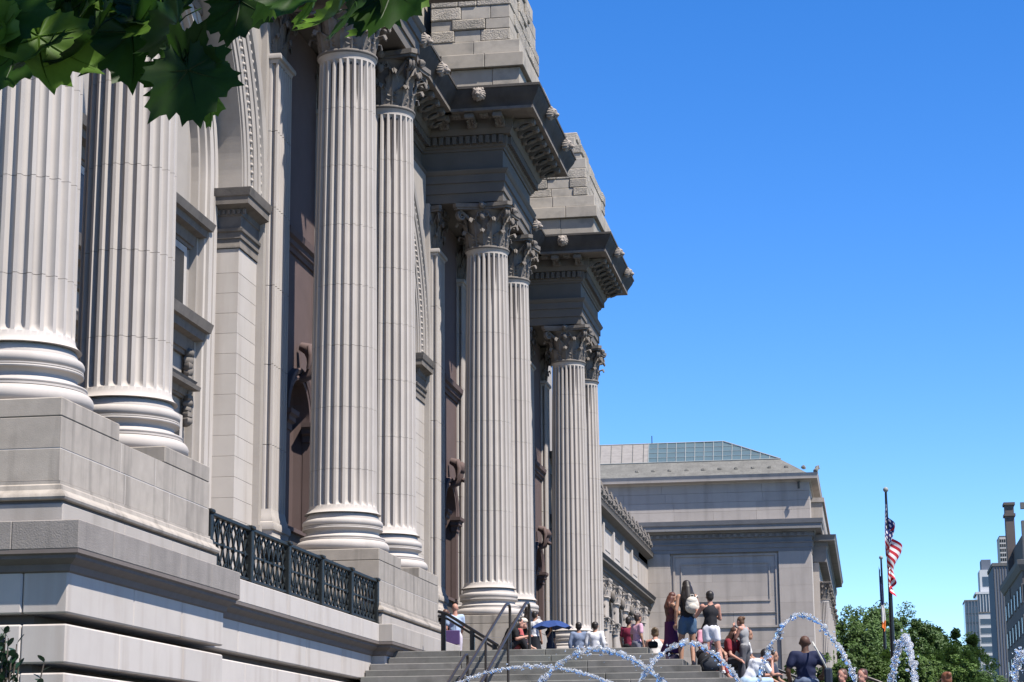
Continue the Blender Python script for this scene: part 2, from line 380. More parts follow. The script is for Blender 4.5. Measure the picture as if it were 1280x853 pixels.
def capital_mb():
    mb = MB()
    mb.lathe([(.5, 0), (.66, .0)] + arc(.66, .045, .045, -90, 90, 6) + [(.615, .09), (.61, .5), (.64, .9), (.72, 1.15), (.80, 1.22), (.5, 1.22)], n=40)
    for row, (h, wd, cu, z0, off, r0) in enumerate(((.44, .40, .22, .09, 0, .625), (.80, .36, .27, .09, .5, .60))):
        for k in range(8):
            a = 2 * PI * (k + off) / 8; st = len(mb.v); lf = acanthus(h, wd, cu, .07 if row == 0 else .12); mb.add(lf.v, lf.f)
            mb.xform(Matrix.Rotation(a, 4, 'Z') @ Matrix.Translation((r0, 0, z0)), st)
    for k in range(4):
        a = PI / 4 + k * PI / 2; d = Vector((math.cos(a), math.sin(a), 0)); n = Vector((-d.y, d.x, 0))
        for s_ in (-1, 1):
            st = []
            for i in range(8):
                t = i / 7; st.append(d * (.62 + .36 * t ** 1.3) + n * (s_ * .20 * (1 - t)) + Vector((0, 0, .70 + .50 * t ** .75)))
            mb.tube(st, [.045 + .015 * i / 7 for i in range(8)], 6)
            spiral(mb, d * .99 + n * s_ * .045 + Vector((0, 0, 1.06)), d, .155, 1.7, .045, .1)
        a = k * PI / 2; d = Vector((math.cos(a), math.sin(a), 0)); n = Vector((-d.y, d.x, 0))
        for s_ in (-1, 1):
            spiral(mb, d * .74 + n * s_ * .12 + Vector((0, 0, 1.08)), n * -s_, .10, 1.5, .03, .1)
            mb.tube([d * .64 + n * s_ * .28 + Vector((0, 0, .75)), d * .68 + n * s_ * .24 + Vector((0, 0, .95)), d * .73 + n * s_ * .14 + Vector((0, 0, 1.17))], [.04, .035, .03], 6)
        mb.ball(d * .86 + Vector((0, 0, 1.33)), .11, 8, 6, .5, k)
        mb.ball(d * .80 + Vector((0, 0, .98)), (.09, .09, .12), 8, 6, .5, k + 4)
    # concave abacus
    for z0, z1, g in ((1.23, 1.30, -.03), (1.30, 1.42, .02)):
        ring = []
        for k in range(4):
            c0 = PI / 4 + k * PI / 2; c1 = c0 + PI / 2; A = Vector((math.cos(c0 + .07), math.sin(c0 + .07))) * (1.22 + g); B = Vector((math.cos(c1 - .07), math.sin(c1 - .07))) * (1.22 + g)
            mid = (A + B) / 2
            for j in range(8):
                t = j / 7; p = A.lerp(B, t); p = p * (1 - .15 * (1 - (2 * t - 1) ** 2)); ring.append((p.x, p.y))
        n = len(ring); mb.add([(x, y, z0) for x, y in ring] + [(x, y, z1) for x, y in ring],
                              [(i, (i + 1) % n, n + (i + 1) % n, n + i) for i in range(n)] + [tuple(reversed(range(n))), tuple(range(n, 2 * n))])
    return mb
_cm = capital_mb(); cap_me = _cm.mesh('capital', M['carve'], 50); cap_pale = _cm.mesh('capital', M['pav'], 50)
shaftcore = MB().lathe([(.01, .3), (.58, .3), (.58, 10.4), (.01, 10.4)], n=16).mesh('column', M['recess'])
def column(x, y, z=ZP, parent=None, sc_=1.0):
    c = ob('column', shaftcore, parent or mus, (x, y, z + .85 * sc_), scale=(sc_, sc_, sc_))
    ob('column_base', base_me, c, (0, 0, -.85)); ob('capital', cap_me, c, (0, 0, 10.5))
    for d in drums: ob('drum', d, c)
    return c
for y in P:
    for k in (1.075, 5.165): column(AX, y + k)

# ---- fluted wall pilasters behind the columns
def flute_prism(mb, x1, y0, y1, xb, z0, z1, nE, nS, dep=.075):
    """east and south faces carry flutes; x1 front, xb back"""
    def edge(n, L, fil=.05):
        w_ = (L - fil * (n + 1)) / n; pts = []
        for k in range(n):
            a = fil + k * (w_ + fil)
            for j in range(6): t = j / 5; pts.append((a + w_ * t, -dep * math.sqrt(max(0, 1 - (2 * t - 1) ** 2))))
        return pts
    prof = [(xb, y0)] + [(xb + a, y0 - d) for a, d in edge(nS, x1 - xb)] + [(x1, y0)] + [(x1 + d, y0 + a) for a, d in edge(nE, y1 - y0)] + [(x1, y1), (xb, y1)]
    n = len(prof)
    mb.add([(x, y, z0) for x, y in prof] + [(x, y, z1) for x, y in prof], [(i, (i + 1) % n, n + (i + 1) % n, n + i) for i in range(n)] + [tuple(reversed(range(n))), tuple(range(n, 2 * n))])
    return mb
# pilaster mesh with origin at (X0 front -12.75, y0); width 1.16
pil = MB()
for a, b in ((.98, 2.4), (2.41, 4.2), (4.21, 6.0), (6.01, 7.8), (7.81, 9.6), (9.61, 11.22)): flute_prism(pil, 0, 0, 1.16, -.36, a, b - .004, 6, 2)
pil_me = pil.mesh('pilaster', M['column'], 40)
pp = [(-.1, 0), (.17, 0), (.20, .06), (.20, .16), (.17, .22), (.12, .24), (.12, .28), (.08, .34), (.06, .42), (.07, .50), (.10, .52), (.11, .60), (.09, .68), (.05, .70), (.05, .76), (.02, .84), (0, .98), (-.1, .98)]
pilb_me = MB().sweep(pp, [(-.36, 0), (0, 0), (0, 1.16), (-.36, 1.16)]).mesh('pilaster_base', M['column'], 35)
pilt_me = MB().sweep([(-.1, 11.22), (.0, 11.22), (.02, 11.3), (.07, 11.32), (.08, 11.38), (.07, 11.43), (-.1, 11.43)], [(-.36, 0), (0, 0), (0, 1.16), (-.36, 1.16)]).mesh('astragal', M['column'], 35)
for y in P:
    for k in (.50, 4.60):
        p = ob('pilaster', pil_me, mus, (-12.74, y + k, ZP)); ob('pilaster_base', pilb_me, p); ob('astragal', pilt_me, p)
        ob('capital', cap_me, p, (-.36, .58, 11.38), scale=(.55, .82, 1))
    MB().box(-13.6, -12.95, y + .28, y + 1.85, ZP, 19.45).box(-13.6, -12.95, y + 4.4, y + 6.0, ZP, 19.45).box(-13.6, -12.9, y + .22, y + 1.9, 4.6, ZP + .6).build('pier', M['stone'], mus)

# ---- arches, imposts, recess wall
BC = [(P[i] + P[i + 1]) / 2 + 3.12 for i in range(3)]; RA = 4.83; ZS = 14.38
def arch_sweep(prof, yc, r, zs, z0, n=40, a0=0, a1=PI, legs=True):
    mb = MB(); path = []
    if legs: path.append(('L', -1))
    for i in range(n + 1): path.append(('A', PI - (PI - a0) * 0 - (a1 - a0) * i / n))
    if legs: path.append(('L', 1))
    vs = []; k = len(prof)
    for kind, a in path:
        for dr, x in prof:
            if kind == 'L': vs.append((x, yc + a * (r + dr), z0))
            else: vs.append((x, yc + (r + dr) * math.cos(a), zs + (r + dr) * math.sin(a)))
    fs = []
    for i in range(len(path) - 1):
        for t in range(k - 1): fs.append((i * k + t, (i + 1) * k + t, (i + 1) * k + t + 1, i * k + t + 1))
    return mb.add(vs, fs)
def wall_arch(mb, x, y0, y1, z1, yc, r, zs, z0, x2=None, n=40):
    """wall face with an arched opening (front at x, optional reveal back to x2)"""
    prev = None; pts = [(yc - r, z0)] + [(yc - r * math.cos(PI * i / n), zs + r * math.sin(PI * i / n)) for i in range(n + 1)] + [(yc + r, z0)]
    mb.add([(x, y0, z0), (x, yc - r, z0), (x, yc - r, z1), (x, y0, z1)], [(0, 1, 2, 3)])
    mb.add([(x, yc + r, z0), (x, y1, z0), (x, y1, z1), (x, yc + r, z1)], [(0, 1, 2, 3)])
    for a, b in zip(pts[1:-2], pts[2:-1]): mb.add([(x, a[0], a[1]), (x, b[0], b[1]), (x, b[0], z1), (x, a[0], z1)], [(0, 1, 2, 3)])
    if x2 is not None:
        for a, b in zip(pts[:-1], pts[1:]): mb.add([(x, a[0], a[1]), (x, b[0], b[1]), (x2, b[0], b[1]), (x2, a[0], a[1])], [(0, 1, 2, 3)])
imp = [(-.2, 13.08), (.03, 13.08), (.03, 13.12), (.02, 13.14), (.02, 13.28), (.05, 13.29), (.05, 13.42), (.09, 13.44), (.10, 13.50), (.04, 13.52), (.04, 13.78), (.07, 13.80), (.07, 13.93), (.13, 13.96), (.25, 14.0), (.27, 14.0), (.27, 14.16), (.30, 14.18), (.33, 14.30), (.34, 14.35), (-.2, 14.36)]
for bi, yc in enumerate(BC):
    mb = MB(); wall_arch(mb, XW + .02, P[bi] + 5.9, P[bi + 1] + .35, 20.5, yc, RA, ZS, 14.36, -13.62)
    aw = mb.build('arch_wall', M['stone'], mus)
    # carved archivolt
    pr = [(0, -13.62), (0, -13.06), (.05, -13.06), (.05, -13.02), (.22, -13.02), (.22, -12.99), (.30, -12.97), (.36, -12.99), (.36, -13.0), (.58, -13.0), (.58, -12.96), (.82, -12.96), (.82, -12.93), (.90, -12.90), (.96, -12.93), (.96, -12.99), (1.15, -12.99), (1.18, -12.90), (1.28, -12.86), (1.34, -12.86), (1.34, -13.1)]
    arch_sweep(pr, yc, RA, ZS, ZS, 48, legs=False).build('archivolt', M['stone'], aw, smooth=30)
    eg = MB()
    for rr, st, sz in ((RA + .47, .17, .05), (RA + 1.06, .21, .075)):
        n = int(PI * rr / st)
        for k in range(n + 1):
            a = PI * k / n; eg.ball((-12.985, yc + rr * math.cos(a), ZS + rr * math.sin(a)), (sz * .9, sz, sz), 6, 4)
    stuff(eg.build('egg_and_dart', M['stone'], aw, smooth=60))
    # inner order, legs and arch
    pr = [(0, -14.0), (0, -13.60), (-.10, -13.60), (-.10, -13.57), (-.30, -13.57), (-.30, -13.60), (-.36, -13.62), (-.42, -13.60), (-.42, -13.56), (-.66, -13.56), (-.66, -13.63), (-.70, -13.66), (-.70, -14.0)]
    arch_sweep(pr, yc, RA, ZS, 4.6, 40).build('inner_order', M['pale'], aw, smooth=25)
    pr = [(-.70, -14.3), (-.70, -13.78), (-.82, -13.78), (-.82, -14.3)]
    arch_sweep(pr, yc, RA, ZS, 4.6, 40).build('inner_reveal', M['stone'], aw)
    for sd in (-1, 1):
        yj = yc + sd * RA; ye = yj + sd * 1.35
        r = random.Random(bi * 5 + sd); z = 4.96 if bi == 0 else LAND + .02
        while z < 13.0:                                    # coursed jamb stones
            z1 = min(z + .445, 13.07)
            if 13.07 - z1 < .2: z1 = 13.07
            block(aw, -13.62, XW, min(yj, ye), max(yj, ye), z + .002, z1 - .002, 'pale', .004); z = z1
        path = [(-13.64, yj), (XW, yj), (XW, ye)] if sd > 0 else [(XW, ye), (XW, yj), (-13.64, yj)]
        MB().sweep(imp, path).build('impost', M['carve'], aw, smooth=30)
        dn = MB()
        for k in range(6):
            x = -13.58 + .115 * k; y_ = yj - sd * .075; dn.box(x, x + .06, y_ - .03, y_ + .03, 13.82, 13.92)
        stuff(dn.build('dentils', M['carve'], aw))
    # window wall inside the bay
    iw = MB()
    iw.box(-16, -13.95, yc - RA - .6, yc + RA + .6, 4.6, 20.4)
    iwo = iw.build('window_wall', M['stone'] if bi == 0 else M['recess'], aw)  # bays beyond the first get the shade-darkened stone
    for zz, hh, dp in ((13.45, .62, .50), (11.25, .75, .50), (9.95, .38, .30), (18.0, .5, .45)):
        for sd in (-1, 1):
            y0 = yc + .25 * 0 + (sd * 2.6 - 1.5) if hh > .5 else yc + sd * 2.6 - 1.3; y1 = y0 + (3.0 if hh > .5 else 2.6)
            h0 = zz - hh
            MB().sweep([(-.1, h0), (.08, h0), (.10, h0 + .1 * hh), (.14, h0 + .12 * hh), (.18, h0 + .45 * hh), (.34, h0 + .50 * hh), (.36, h0 + .72 * hh), (dp - .05, h0 + .74 * hh), (dp, zz), (-.1, zz)],
                       [(-13.95, y0 + dp), (-13.95, y0 + dp)] if False else [(-14.1, y0), (-13.95, y0), (-13.95, y1 - .3), (-14.1, y1 - .3)]).build('window_hood', M['carve'], iwo, smooth=30)
    for sd in (-1, 1):
        for z0, z1 in ((10.9, 12.8), (5.4, 9.2)):
            wf = MB().box(-13.98, -13.86, yc + sd * 2.6 - 1.0, yc + sd * 2.6 + 1.0, z0, z1).build('window', M['pale'], iwo)
            MB().box(-13.9, -13.85, yc + sd * 2.6 - .8, yc + sd * 2.6 + .8, z0 + .15, z1 - .15).build('pane', M['dglass'], wf)
        # carved wreath between sill and hood
        cb = MB()
        for k in range(12):
            a = 2 * PI * k / 12; cb.ball((-13.82, yc + sd * 2.6 + 1.15 + .0 * a, 9.1 + .13 * k), (.12, .14, .12), 6, 5, .5, k)
        stuff(cb.build('carving', M['carve'], iwo, smooth=60))
# building mass behind
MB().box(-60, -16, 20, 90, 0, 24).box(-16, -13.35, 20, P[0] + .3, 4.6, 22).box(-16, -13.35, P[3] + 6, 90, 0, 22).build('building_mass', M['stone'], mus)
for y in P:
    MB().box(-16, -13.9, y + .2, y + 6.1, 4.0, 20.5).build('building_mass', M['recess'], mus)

# ---- niches between the pilasters
for i, y in enumerate(P):
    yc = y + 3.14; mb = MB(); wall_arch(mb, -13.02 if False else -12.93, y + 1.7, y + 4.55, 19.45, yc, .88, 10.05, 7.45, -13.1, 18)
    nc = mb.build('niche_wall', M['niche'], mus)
    mb = MB(); n = 14; m_ = 12
    for k in range(n):
        a, b = PI * k / n, PI * (k + 1) / n
        q = lambda t: (-13.05 - .8 * math.sin(t), yc - .88 * math.cos(t))
        (xa, ya), (xb, yb) = q(a), q(b)
        mb.add([(xa, ya, 7.45), (xb, yb, 7.45), (xb, yb, 10.05), (xa, ya, 10.05)], [(0, 1, 2, 3)])
        for j in range(6):
            e0, e1 = PI / 2 * j / 6, PI / 2 * (j + 1) / 6
            g = lambda t, e: (-13.05 - .8 * math.sin(t) * math.cos(e), yc - .88 * math.cos(t) * math.cos(e), 10.05 + .88 * math.sin(e))
            mb.add([g(a, e0), g(b, e0), g(b, e1), g(a, e1)], [(0, 1, 2, 3)])
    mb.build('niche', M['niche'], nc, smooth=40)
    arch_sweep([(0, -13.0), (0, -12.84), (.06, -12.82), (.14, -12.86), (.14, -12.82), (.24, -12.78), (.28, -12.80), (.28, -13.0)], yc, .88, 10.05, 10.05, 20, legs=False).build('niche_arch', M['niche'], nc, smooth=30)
    for sd in (-1, 1):
        yy = yc + sd * 1.02
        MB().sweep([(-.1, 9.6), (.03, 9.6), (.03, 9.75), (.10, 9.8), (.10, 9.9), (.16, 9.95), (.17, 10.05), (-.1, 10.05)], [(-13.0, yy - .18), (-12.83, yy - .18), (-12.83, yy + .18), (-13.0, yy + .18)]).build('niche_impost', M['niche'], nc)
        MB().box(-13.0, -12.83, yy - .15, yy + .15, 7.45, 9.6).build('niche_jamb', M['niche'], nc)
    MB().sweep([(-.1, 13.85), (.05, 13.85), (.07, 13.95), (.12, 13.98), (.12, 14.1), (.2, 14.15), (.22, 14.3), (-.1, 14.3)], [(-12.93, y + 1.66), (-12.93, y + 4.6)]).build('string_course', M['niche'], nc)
    MB().box(-13.2, -12.98, y + 1.7, y + 4.55, 4.6, 7.44).build('niche_foot', M['recess'], nc); MB().box(-13.2, -12.88, y + 1.7, y + 4.55, 7.36, 7.45).build('niche_sill', M['niche'], nc)  # dark panel below the sill stands for the shade there
    ks = MB(); ks.tube([(-12.86, yc, 10.95), (-12.62, yc, 11.05), (-12.55, yc, 11.25), (-12.56, yc, 11.5), (-12.66, yc, 11.68), (-12.85, yc, 11.75)], [.10, .13, .13, .15, .15, .10], 10)
    ks.ball((-12.50, yc, 11.5), (.16, .2, .2), 10, 8, .3, i); ks.ball((-12.42, yc, 11.12), (.09, .12, .08), 8, 6, .3, i)
    for s_ in (-1, 1): ks.tube([(-12.6, yc + .18 * s_, 11.7), (-12.52, yc + .26 * s_, 11.45), (-12.6, yc + .24 * s_, 11.15)], [.05, .08, .04], 7)
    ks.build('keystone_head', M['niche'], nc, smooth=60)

# ---- entablature
FX = AX + .62
archi = [(-.6, 19.46), (0, 19.46), (0, 19.76), (.045, 19.765), (.045, 20.08), (.09, 20.085), (.09, 20.33), (.13, 20.36), (.18, 20.44), (.19, 20.48), (-.6, 20.5)]
frz = [(-.6, 20.5), (.0, 20.5), (.0, 21.12), (-.6, 21.12)]
cor1 = [(-.6, 21.12), (.04, 21.12), (.06, 21.18), (.12, 21.22), (.13, 21.27), (.15, 21.28), (.15, 21.56), (.27, 21.57), (.30, 21.62), (.36, 21.72), (.37, 21.76), (.37, 22.03), (.42, 22.06), (1.12, 22.07), (1.12, 22.08), (-.6, 22.3)]
strip = [(.9, 22.06), (1.15, 22.06), (1.15, 22.15), (.9, 22.16)]
cyma = [(.8, 22.15), (1.14, 22.15), (1.15, 22.24), (1.18, 22.30), (1.24, 22.40), (1.33, 22.55), (1.37, 22.66), (1.38, 22.70), (1.41, 22.70), (1.41, 22.78), (1.2, 22.80), (-.9, 22.9)]
def dentils(mb, path, o=.27, z0=21.30, z1=21.545, w_=.13, sp=.21):
    for a, b in zip(path[:-1], path[1:]):
        a, b = Vector(a), Vector(b); d = (b - a).normalized(); nn = Vector((d.y, -d.x)); L = (b - a).length; k = -o * 0
        s_ = .05
        while s_ < L:
            c = a + d * s_; p = [c + nn * .1, c + nn * o, c + d * w_ + nn * o, c + d * w_ + nn * .1]
            mb.add([(q.x, q.y, z0) for q in p] + [(q.x, q.y, z1) for q in p], [(0, 1, 2, 3), (4, 7, 6, 5), (0, 4, 5, 1), (1, 5, 6, 2), (2, 6, 7, 3), (3, 7, 4, 0)]); s_ += sp
# modillion: scrolled bracket, origin at wall face under the soffit, projecting +X
mo = MB(); pts = [(0, -.02), (0, -.30), (.05, -.34), (.12, -.33), (.17, -.27), (.25, -.20), (.38, -.16), (.52, -.17), (.60, -.20), (.66, -.17), (.68, -.10), (.66, -.02)]
for wd in (.13,):
    n = len(pts); mo.add([(x, -wd, z) for x, z in pts] + [(x, wd, z) for x, z in pts], [(i, (i + 1) % n, n + (i + 1) % n, n + i) for i in range(n)] + [tuple(range(n)), tuple(reversed(range(n, 2 * n)))])
mo.tube([(.09, -.16, -.22), (.09, .16, -.22)], .10, 10); mo.tube([(.60, -.15, -.11), (.60, .15, -.11)], .07, 10)
lf = acanthus(.42, .22, .10, .03, 6); st = len(mo.v); mo.add(lf.v, lf.f)
mo.xform(Matrix.Translation((.16, 0, -.27)) @ Matrix.Rotation(math.radians(78), 4, 'Y') @ Matrix.Rotation(PI, 4, 'Z'), st)
mod_me = mo.mesh('modillion', M['carve'], 40)
ro = MB(); ro.box(-.14, .14, -.14, .14, -.06, .0)
for k in range(8):
    a = 2 * PI * k / 8; ro.ball((.10 * math.cos(a), .10 * math.sin(a), -.06), (.06, .06, .04), 6, 4)
ro.ball((0, 0, -.08), .05, 6, 4)
ros_me = ro.mesh('rosette', M['carve'], 50)
# lion mask, origin at the gutter face, looking +X
lh = MB(); lh.ball((.06, 0, 0), (.16, .21, .25), 14, 10, .25, 3); lh.ball((.17, 0, .03), (.15, .14, .17), 12, 9); lh.ball((.28, 0, -.06), (.12, .085, .085), 10, 7); lh.ball((.26, 0, -.16), (.09, .06, .04), 8, 5)
for s_ in (-1, 1):
    lh.ball((.26, s_ * .07, .08), (.05, .05, .035), 7, 5); lh.ball((.12, s_ * .15, .17), (.05, .06, .07), 7, 5); lh.ball((.34, s_ * .045, -.075), (.045, .045, .04), 6, 5)
for k in range(13):
    a = PI * (-.22 + 1.44 * k / 12); lh.tube([(.17, .12 * math.cos(a), .14 * math.sin(a)), (.13, .18 * math.cos(a), .20 * math.sin(a)), (.02, .215 * math.cos(a), .245 * math.sin(a)), (-.06, .20 * math.cos(a), .23 * math.sin(a))], [.03, .045, .05, .04], 6)
lion_me = lh.mesh('lion_head', M['head'], 60)
def cornice_kit(parent, path, mods, heads=()):
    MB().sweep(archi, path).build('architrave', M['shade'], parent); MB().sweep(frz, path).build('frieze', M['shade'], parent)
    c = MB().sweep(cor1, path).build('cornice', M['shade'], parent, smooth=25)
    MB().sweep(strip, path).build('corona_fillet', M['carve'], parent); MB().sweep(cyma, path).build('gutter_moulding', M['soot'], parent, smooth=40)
    d = MB(); dentils(d, path); stuff(d.build('dentils', M['shade'], parent))
    for a, b in zip(path[:-1], path[1:]):
        a, b = Vector(a), Vector(b); dd = (b - a).normalized(); nn = Vector((dd.y, -dd.x)); L = (b - a).length
        n = max(1, round(L / mods)); ang = math.atan2(nn.y, nn.x)
        for k in range(n + 1):
            p = a + dd * (L * k / n) + nn * .36
            ob('modillion', mod_me, parent, (p.x, p.y, 22.06), rz=ang)
            if k < n:
                p = a + dd * (L * (k + .5) / n) + nn * .75; ob('rosette', ros_me, parent, (p.x, p.y, 22.06))
    for hx, hy, ang in heads: ob('lion_head', lion_me, parent, (hx, hy, 22.5), rz=ang, scale=(.85, .85, .85))
EX = FX + 1.34
for i, y in enumerate(P):
    S, Nn = y + .455, y + 5.785
    path = [(-13.3, S), (FX, S), (FX, Nn), (-13.3, Nn)]
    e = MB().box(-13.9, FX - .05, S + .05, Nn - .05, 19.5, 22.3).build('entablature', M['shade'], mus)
    cornice_kit(e, path, .76, [(-11.15, S - 1.34, -PI / 2), (EX, y + 1.35, 0), (EX, y + 4.75, 0)])
for i, yc in enumerate(BC):
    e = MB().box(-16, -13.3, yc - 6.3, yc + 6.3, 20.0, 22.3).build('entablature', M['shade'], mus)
    cornice_kit(e, [(-13.22, P[i] + 5.785 + .0), (-13.22, P[i + 1] + .455)], .80, [(-13.22 + 1.34, yc + d, 0) for d in (-2.4, 0, 2.5)])

# ---- piles of rough hewn attic blocks
def pile(i, y):
    base = MB().box(-12.2, -10.05, y + .1, y + 6.1, 22.8, 23.7).build('attic_pile', M['smooth'], mus)
    r = random.Random(40 + i)
    def course(z0, z1, xa, xb, ya, yb, rough, la=.8, lb=1.5):
        xs = [xa]; [xs.append(xs[-1] + L) for L in lens(xb - xa, la, lb, r)]
        ys = [ya]; [ys.append(ys[-1] + L) for L in lens(yb - ya, la + .3, lb + .4, r)]
        nx, ny = len(xs) - 1, len(ys) - 1
        for a in range(nx):
            for b in range(ny):
                if 0 < a < nx - 1 and 0 < b < ny - 1: continue
                rg = r.random() < rough; pr = r.uniform(.01, .08) if rg else r.uniform(0, .02)
                x0, x1, y0, y1 = xs[a], xs[a + 1], ys[b], ys[b + 1]
                if b == 0: y0 -= pr
                if a == nx - 1: x1 += pr
                block(base, x0 + .006, x1 - .006, y0 + .006, y1 - .006, z0 + .005, z1 - .005, 'rough' if rg else 'smooth', .03 if rg else .015)
    course(22.86, 23.66, -12.22, -10.02, y + .02, y + 6.2, 0)
    course(23.66, 24.12, -12.5, -9.88, y - .12, y + 6.35, 0, 1.1, 1.9)
    course(24.12, 24.56, -12.85, -10.0, y - .05, y + 6.2, .1, 1.0, 1.8)
    z = 24.56; xe = -10.32; ys = y; ye = y + 5.9; top = 27.4 if i == 3 else 28.4; xw = -12.85
    while z < top:
        h = r.uniform(.34, .44); course(z, z + h, xw, xe, ys, ye, .5, .5, 1.25); z += h
        if z > 25.9: ys += r.choice((0, .5)); ye -= r.choice((0, .6)); xe -= r.choice((0, .25))
for i in (1, 2, 3): pile(i, P[i])
MB().box(-16, -13.1, 40, 86, 22.8, 26.5).build('attic_wall', M['smooth'], mus)

# ---- podium with rusticated courses and projecting ledge
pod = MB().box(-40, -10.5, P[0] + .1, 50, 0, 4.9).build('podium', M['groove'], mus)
r = random.Random(3)
def rust_run(x, y0, y1, south=None, ledge_x=None):
    zs = [(3.79, 4.32), (3.165, 3.655), (2.545, 3.04), (1.925, 2.42), (1.305, 1.80), (.65, 1.18), (0, .55)]
    for c, (z0, z1) in enumerate(zs):
        yy = y0
        for L in lens(y1 - y0, 1.5, 3.2, random.Random(int(x * 10) + c)):
            o = block(pod, x - .6, x, yy + .004, yy + L - .004, z0, z1, 'pale', .02); yy += L
for (x, y0, y1) in ((-9.96, 25.2, 31.76), (-10.25, 31.76, 43.0), (-9.96, 43.0, 50)): rust_run(x, y0, y1)
for c, (z0, z1) in enumerate([(3.79, 4.32), (3.165, 3.655), (2.545, 3.04), (1.925, 2.42), (1.305, 1.80), (.65, 1.18), (0, .55)]):
    xx = -10.565
    for L in lens(8, 1.2, 2.6, random.Random(60 + c)): block(pod, xx - L + .004, xx - .004, 25.2, 25.9, z0, z1, 'pale', .02); xx -= L
sof = [(-.3, 4.30), (.0, 4.30), (.03, 4.32), (.05, 4.40), (.10, 4.43), (.15, 4.47), (.155, 4.51), (.195, 4.53), (.195, 4.58), (-.3, 4.58)]
path = [(-20, 25.2), (-9.96, 25.2), (-9.96, 31.76), (-10.25, 31.76), (-10.25, 43.0), (-9.96, 43.0), (-9.96, 49.9)]
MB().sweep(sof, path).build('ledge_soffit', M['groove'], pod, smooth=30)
def ledge(x, y0, y1, first=False, mk='ledge'):
    yy = y0
    for L in lens(y1 - y0, 1.1, 1.6, r): block(pod, x - .9, x, yy + .003, yy + L - .003, 4.58, 4.945, mk, .012); yy += L
ledge(-9.76, 25.0, 31.96); ledge(-10.05, 31.96, 42.8, mk='pale'); ledge(-9.76, 42.8, 50.2, mk='stone')
xx = -10.66
for L in lens(8, 1.4, 2.4, r): block(pod, xx - L + .003, xx - .003, 25.0, 25.8, 4.58, 4.945, 'ledge', .012); xx -= L
MB().box(-13.4, -10.9, 31.5, 43.3, 4.3, 4.93).build('balcony_floor', M['stone'], pod)
for i in (1, 2, 3):                                   # plinth course of the pedestals that stand on the landing
    MB().box(-13.2, X0 + .135, P[i] - .13, P[i] + 6.4, 4.3, 4.94).build('pedestal_foot', M['stone'], mus)
MB().box(-30, -10.08, 49, 90, 0, LAND - .02).build('podium_core', M['stone'], mus)

# ================================================================== balcony railing
def strip_curve(mb, pts, wd, th):
    """flat bar following (y, z) points, wd in the plane, th along x"""
    for (a, b) in zip(pts[:-1], pts[1:]):
        A, B = Vector(a), Vector(b); d = (B - A).normalized(); n = Vector((-d.y, d.x)) * wd / 2
        q = [A - n, B - n, B + n, A + n]
        mb.add([(-th, p.x, p.y) for p in q] + [(th, p.x, p.y) for p in q], [(0, 1, 2, 3), (7, 6, 5, 4), (0, 4, 5, 1), (1, 5, 6, 2), (2, 6, 7, 3), (3, 7, 4, 0)])
rail = thing('balcony_railing', 'dark green bronze balcony railing with crossed curved bars between two stone pedestals', 'railing', (-10.24, 31.64, 4.95))
RL = 11.66; npan = 5; pw = RL / npan
MB().box(-.06, .06, 0, RL, .90, .97, .015).build('top_rail', M['bronze'], rail); MB().box(-.045, .045, 0, RL, .06, .11, .01).build('bottom_rail', M['bronze'], rail); MB().box(-.02, .02, 0, RL, .485, .515).build('middle_rail', M['bronze'], rail)
pm = MB().box(-.075, .075, -.075, .075, -.005, .93, .015).box(-.10, .10, -.10, .10, .93, 1.0, .02).box(-.09, .09, -.09, .09, -.01, .07, .01)
post_me = pm.mesh('post', M['bronze']); vb = MB().box(-.016, .016, -.016, .016, .09, .91).mesh('bar', M['bronze'])
def lens_mesh():
    mb = MB(); hw = pw / 8
    for sg in (-1, 1):
        strip_curve(mb, [(sg * hw * math.cos(PI / 2 * (-1 + 2 * k / 10)) * .98, .10 + .80 * k / 10) for k in range(11)], .030, .016)
        strip_curve(mb, [(sg * hw * (.98 - math.cos(PI / 2 * (-1 + 2 * k / 10)) * .98), .10 + .80 * k / 10) for k in range(11)], .030, .016)
    return mb.tube([(-.03, 0, .5), (.03, 0, .5)], .05, 8)
lm = lens_mesh().mesh('curved_bars', M['bronze'])
for k in range(npan + 1): ob('post', post_me, rail, (0, min(max(k * pw, .08), RL - .08), 0))
for k in range(npan):
    for j in range(4):
        ob('curved_bars', lm, rail, (0, k * pw + pw * (j + .5) / 4, 0))
        if j: ob('bar', vb, rail, (0, k * pw + pw * j / 4, 0))

# ================================================================== stairs
RI, TS, TE = .151, .42, .40
stairs = struct(MB().box(-9.72, -5.0, YS + .5, 90, 0, LAND - .25).build('stairs', M['step']))
for k in range(31):
    z1 = LAND - k * RI; z0 = z1 - RI
    if z0 < -.05: break
    ys = YS - k * TS; xe = -4.52 + k * TE; x = -9.945 if ys > 43.1 else -10.235; r = random.Random(100 + k)
    for L in lens(xe - x, 1.5, 2.8, r):                       # south flight stones
        block(stairs, x + .003, x + L - .003, ys, ys + 1.1, z0 + .004, z1, 'step', .012, 'step_stone'); x += L
    y = ys + 1.1
    for L in (lens(90 - y, 3.4, 5, r) if k < 18 else []):     # east flight stones
        block(stairs, xe - 1.1, xe, y + .003, y + L - .003, z0 + .004, z1, 'step', .012, 'step_stone'); y += L
struct(MB().box(-10.1, -5.55, YS + 1.05, 90, LAND - .12, LAND - .004).build('landing', M['step']))
struct(MB().box(-14, -10.05, 49.85, 86, LAND - .12, LAND - .008).build('landing', M['step']))

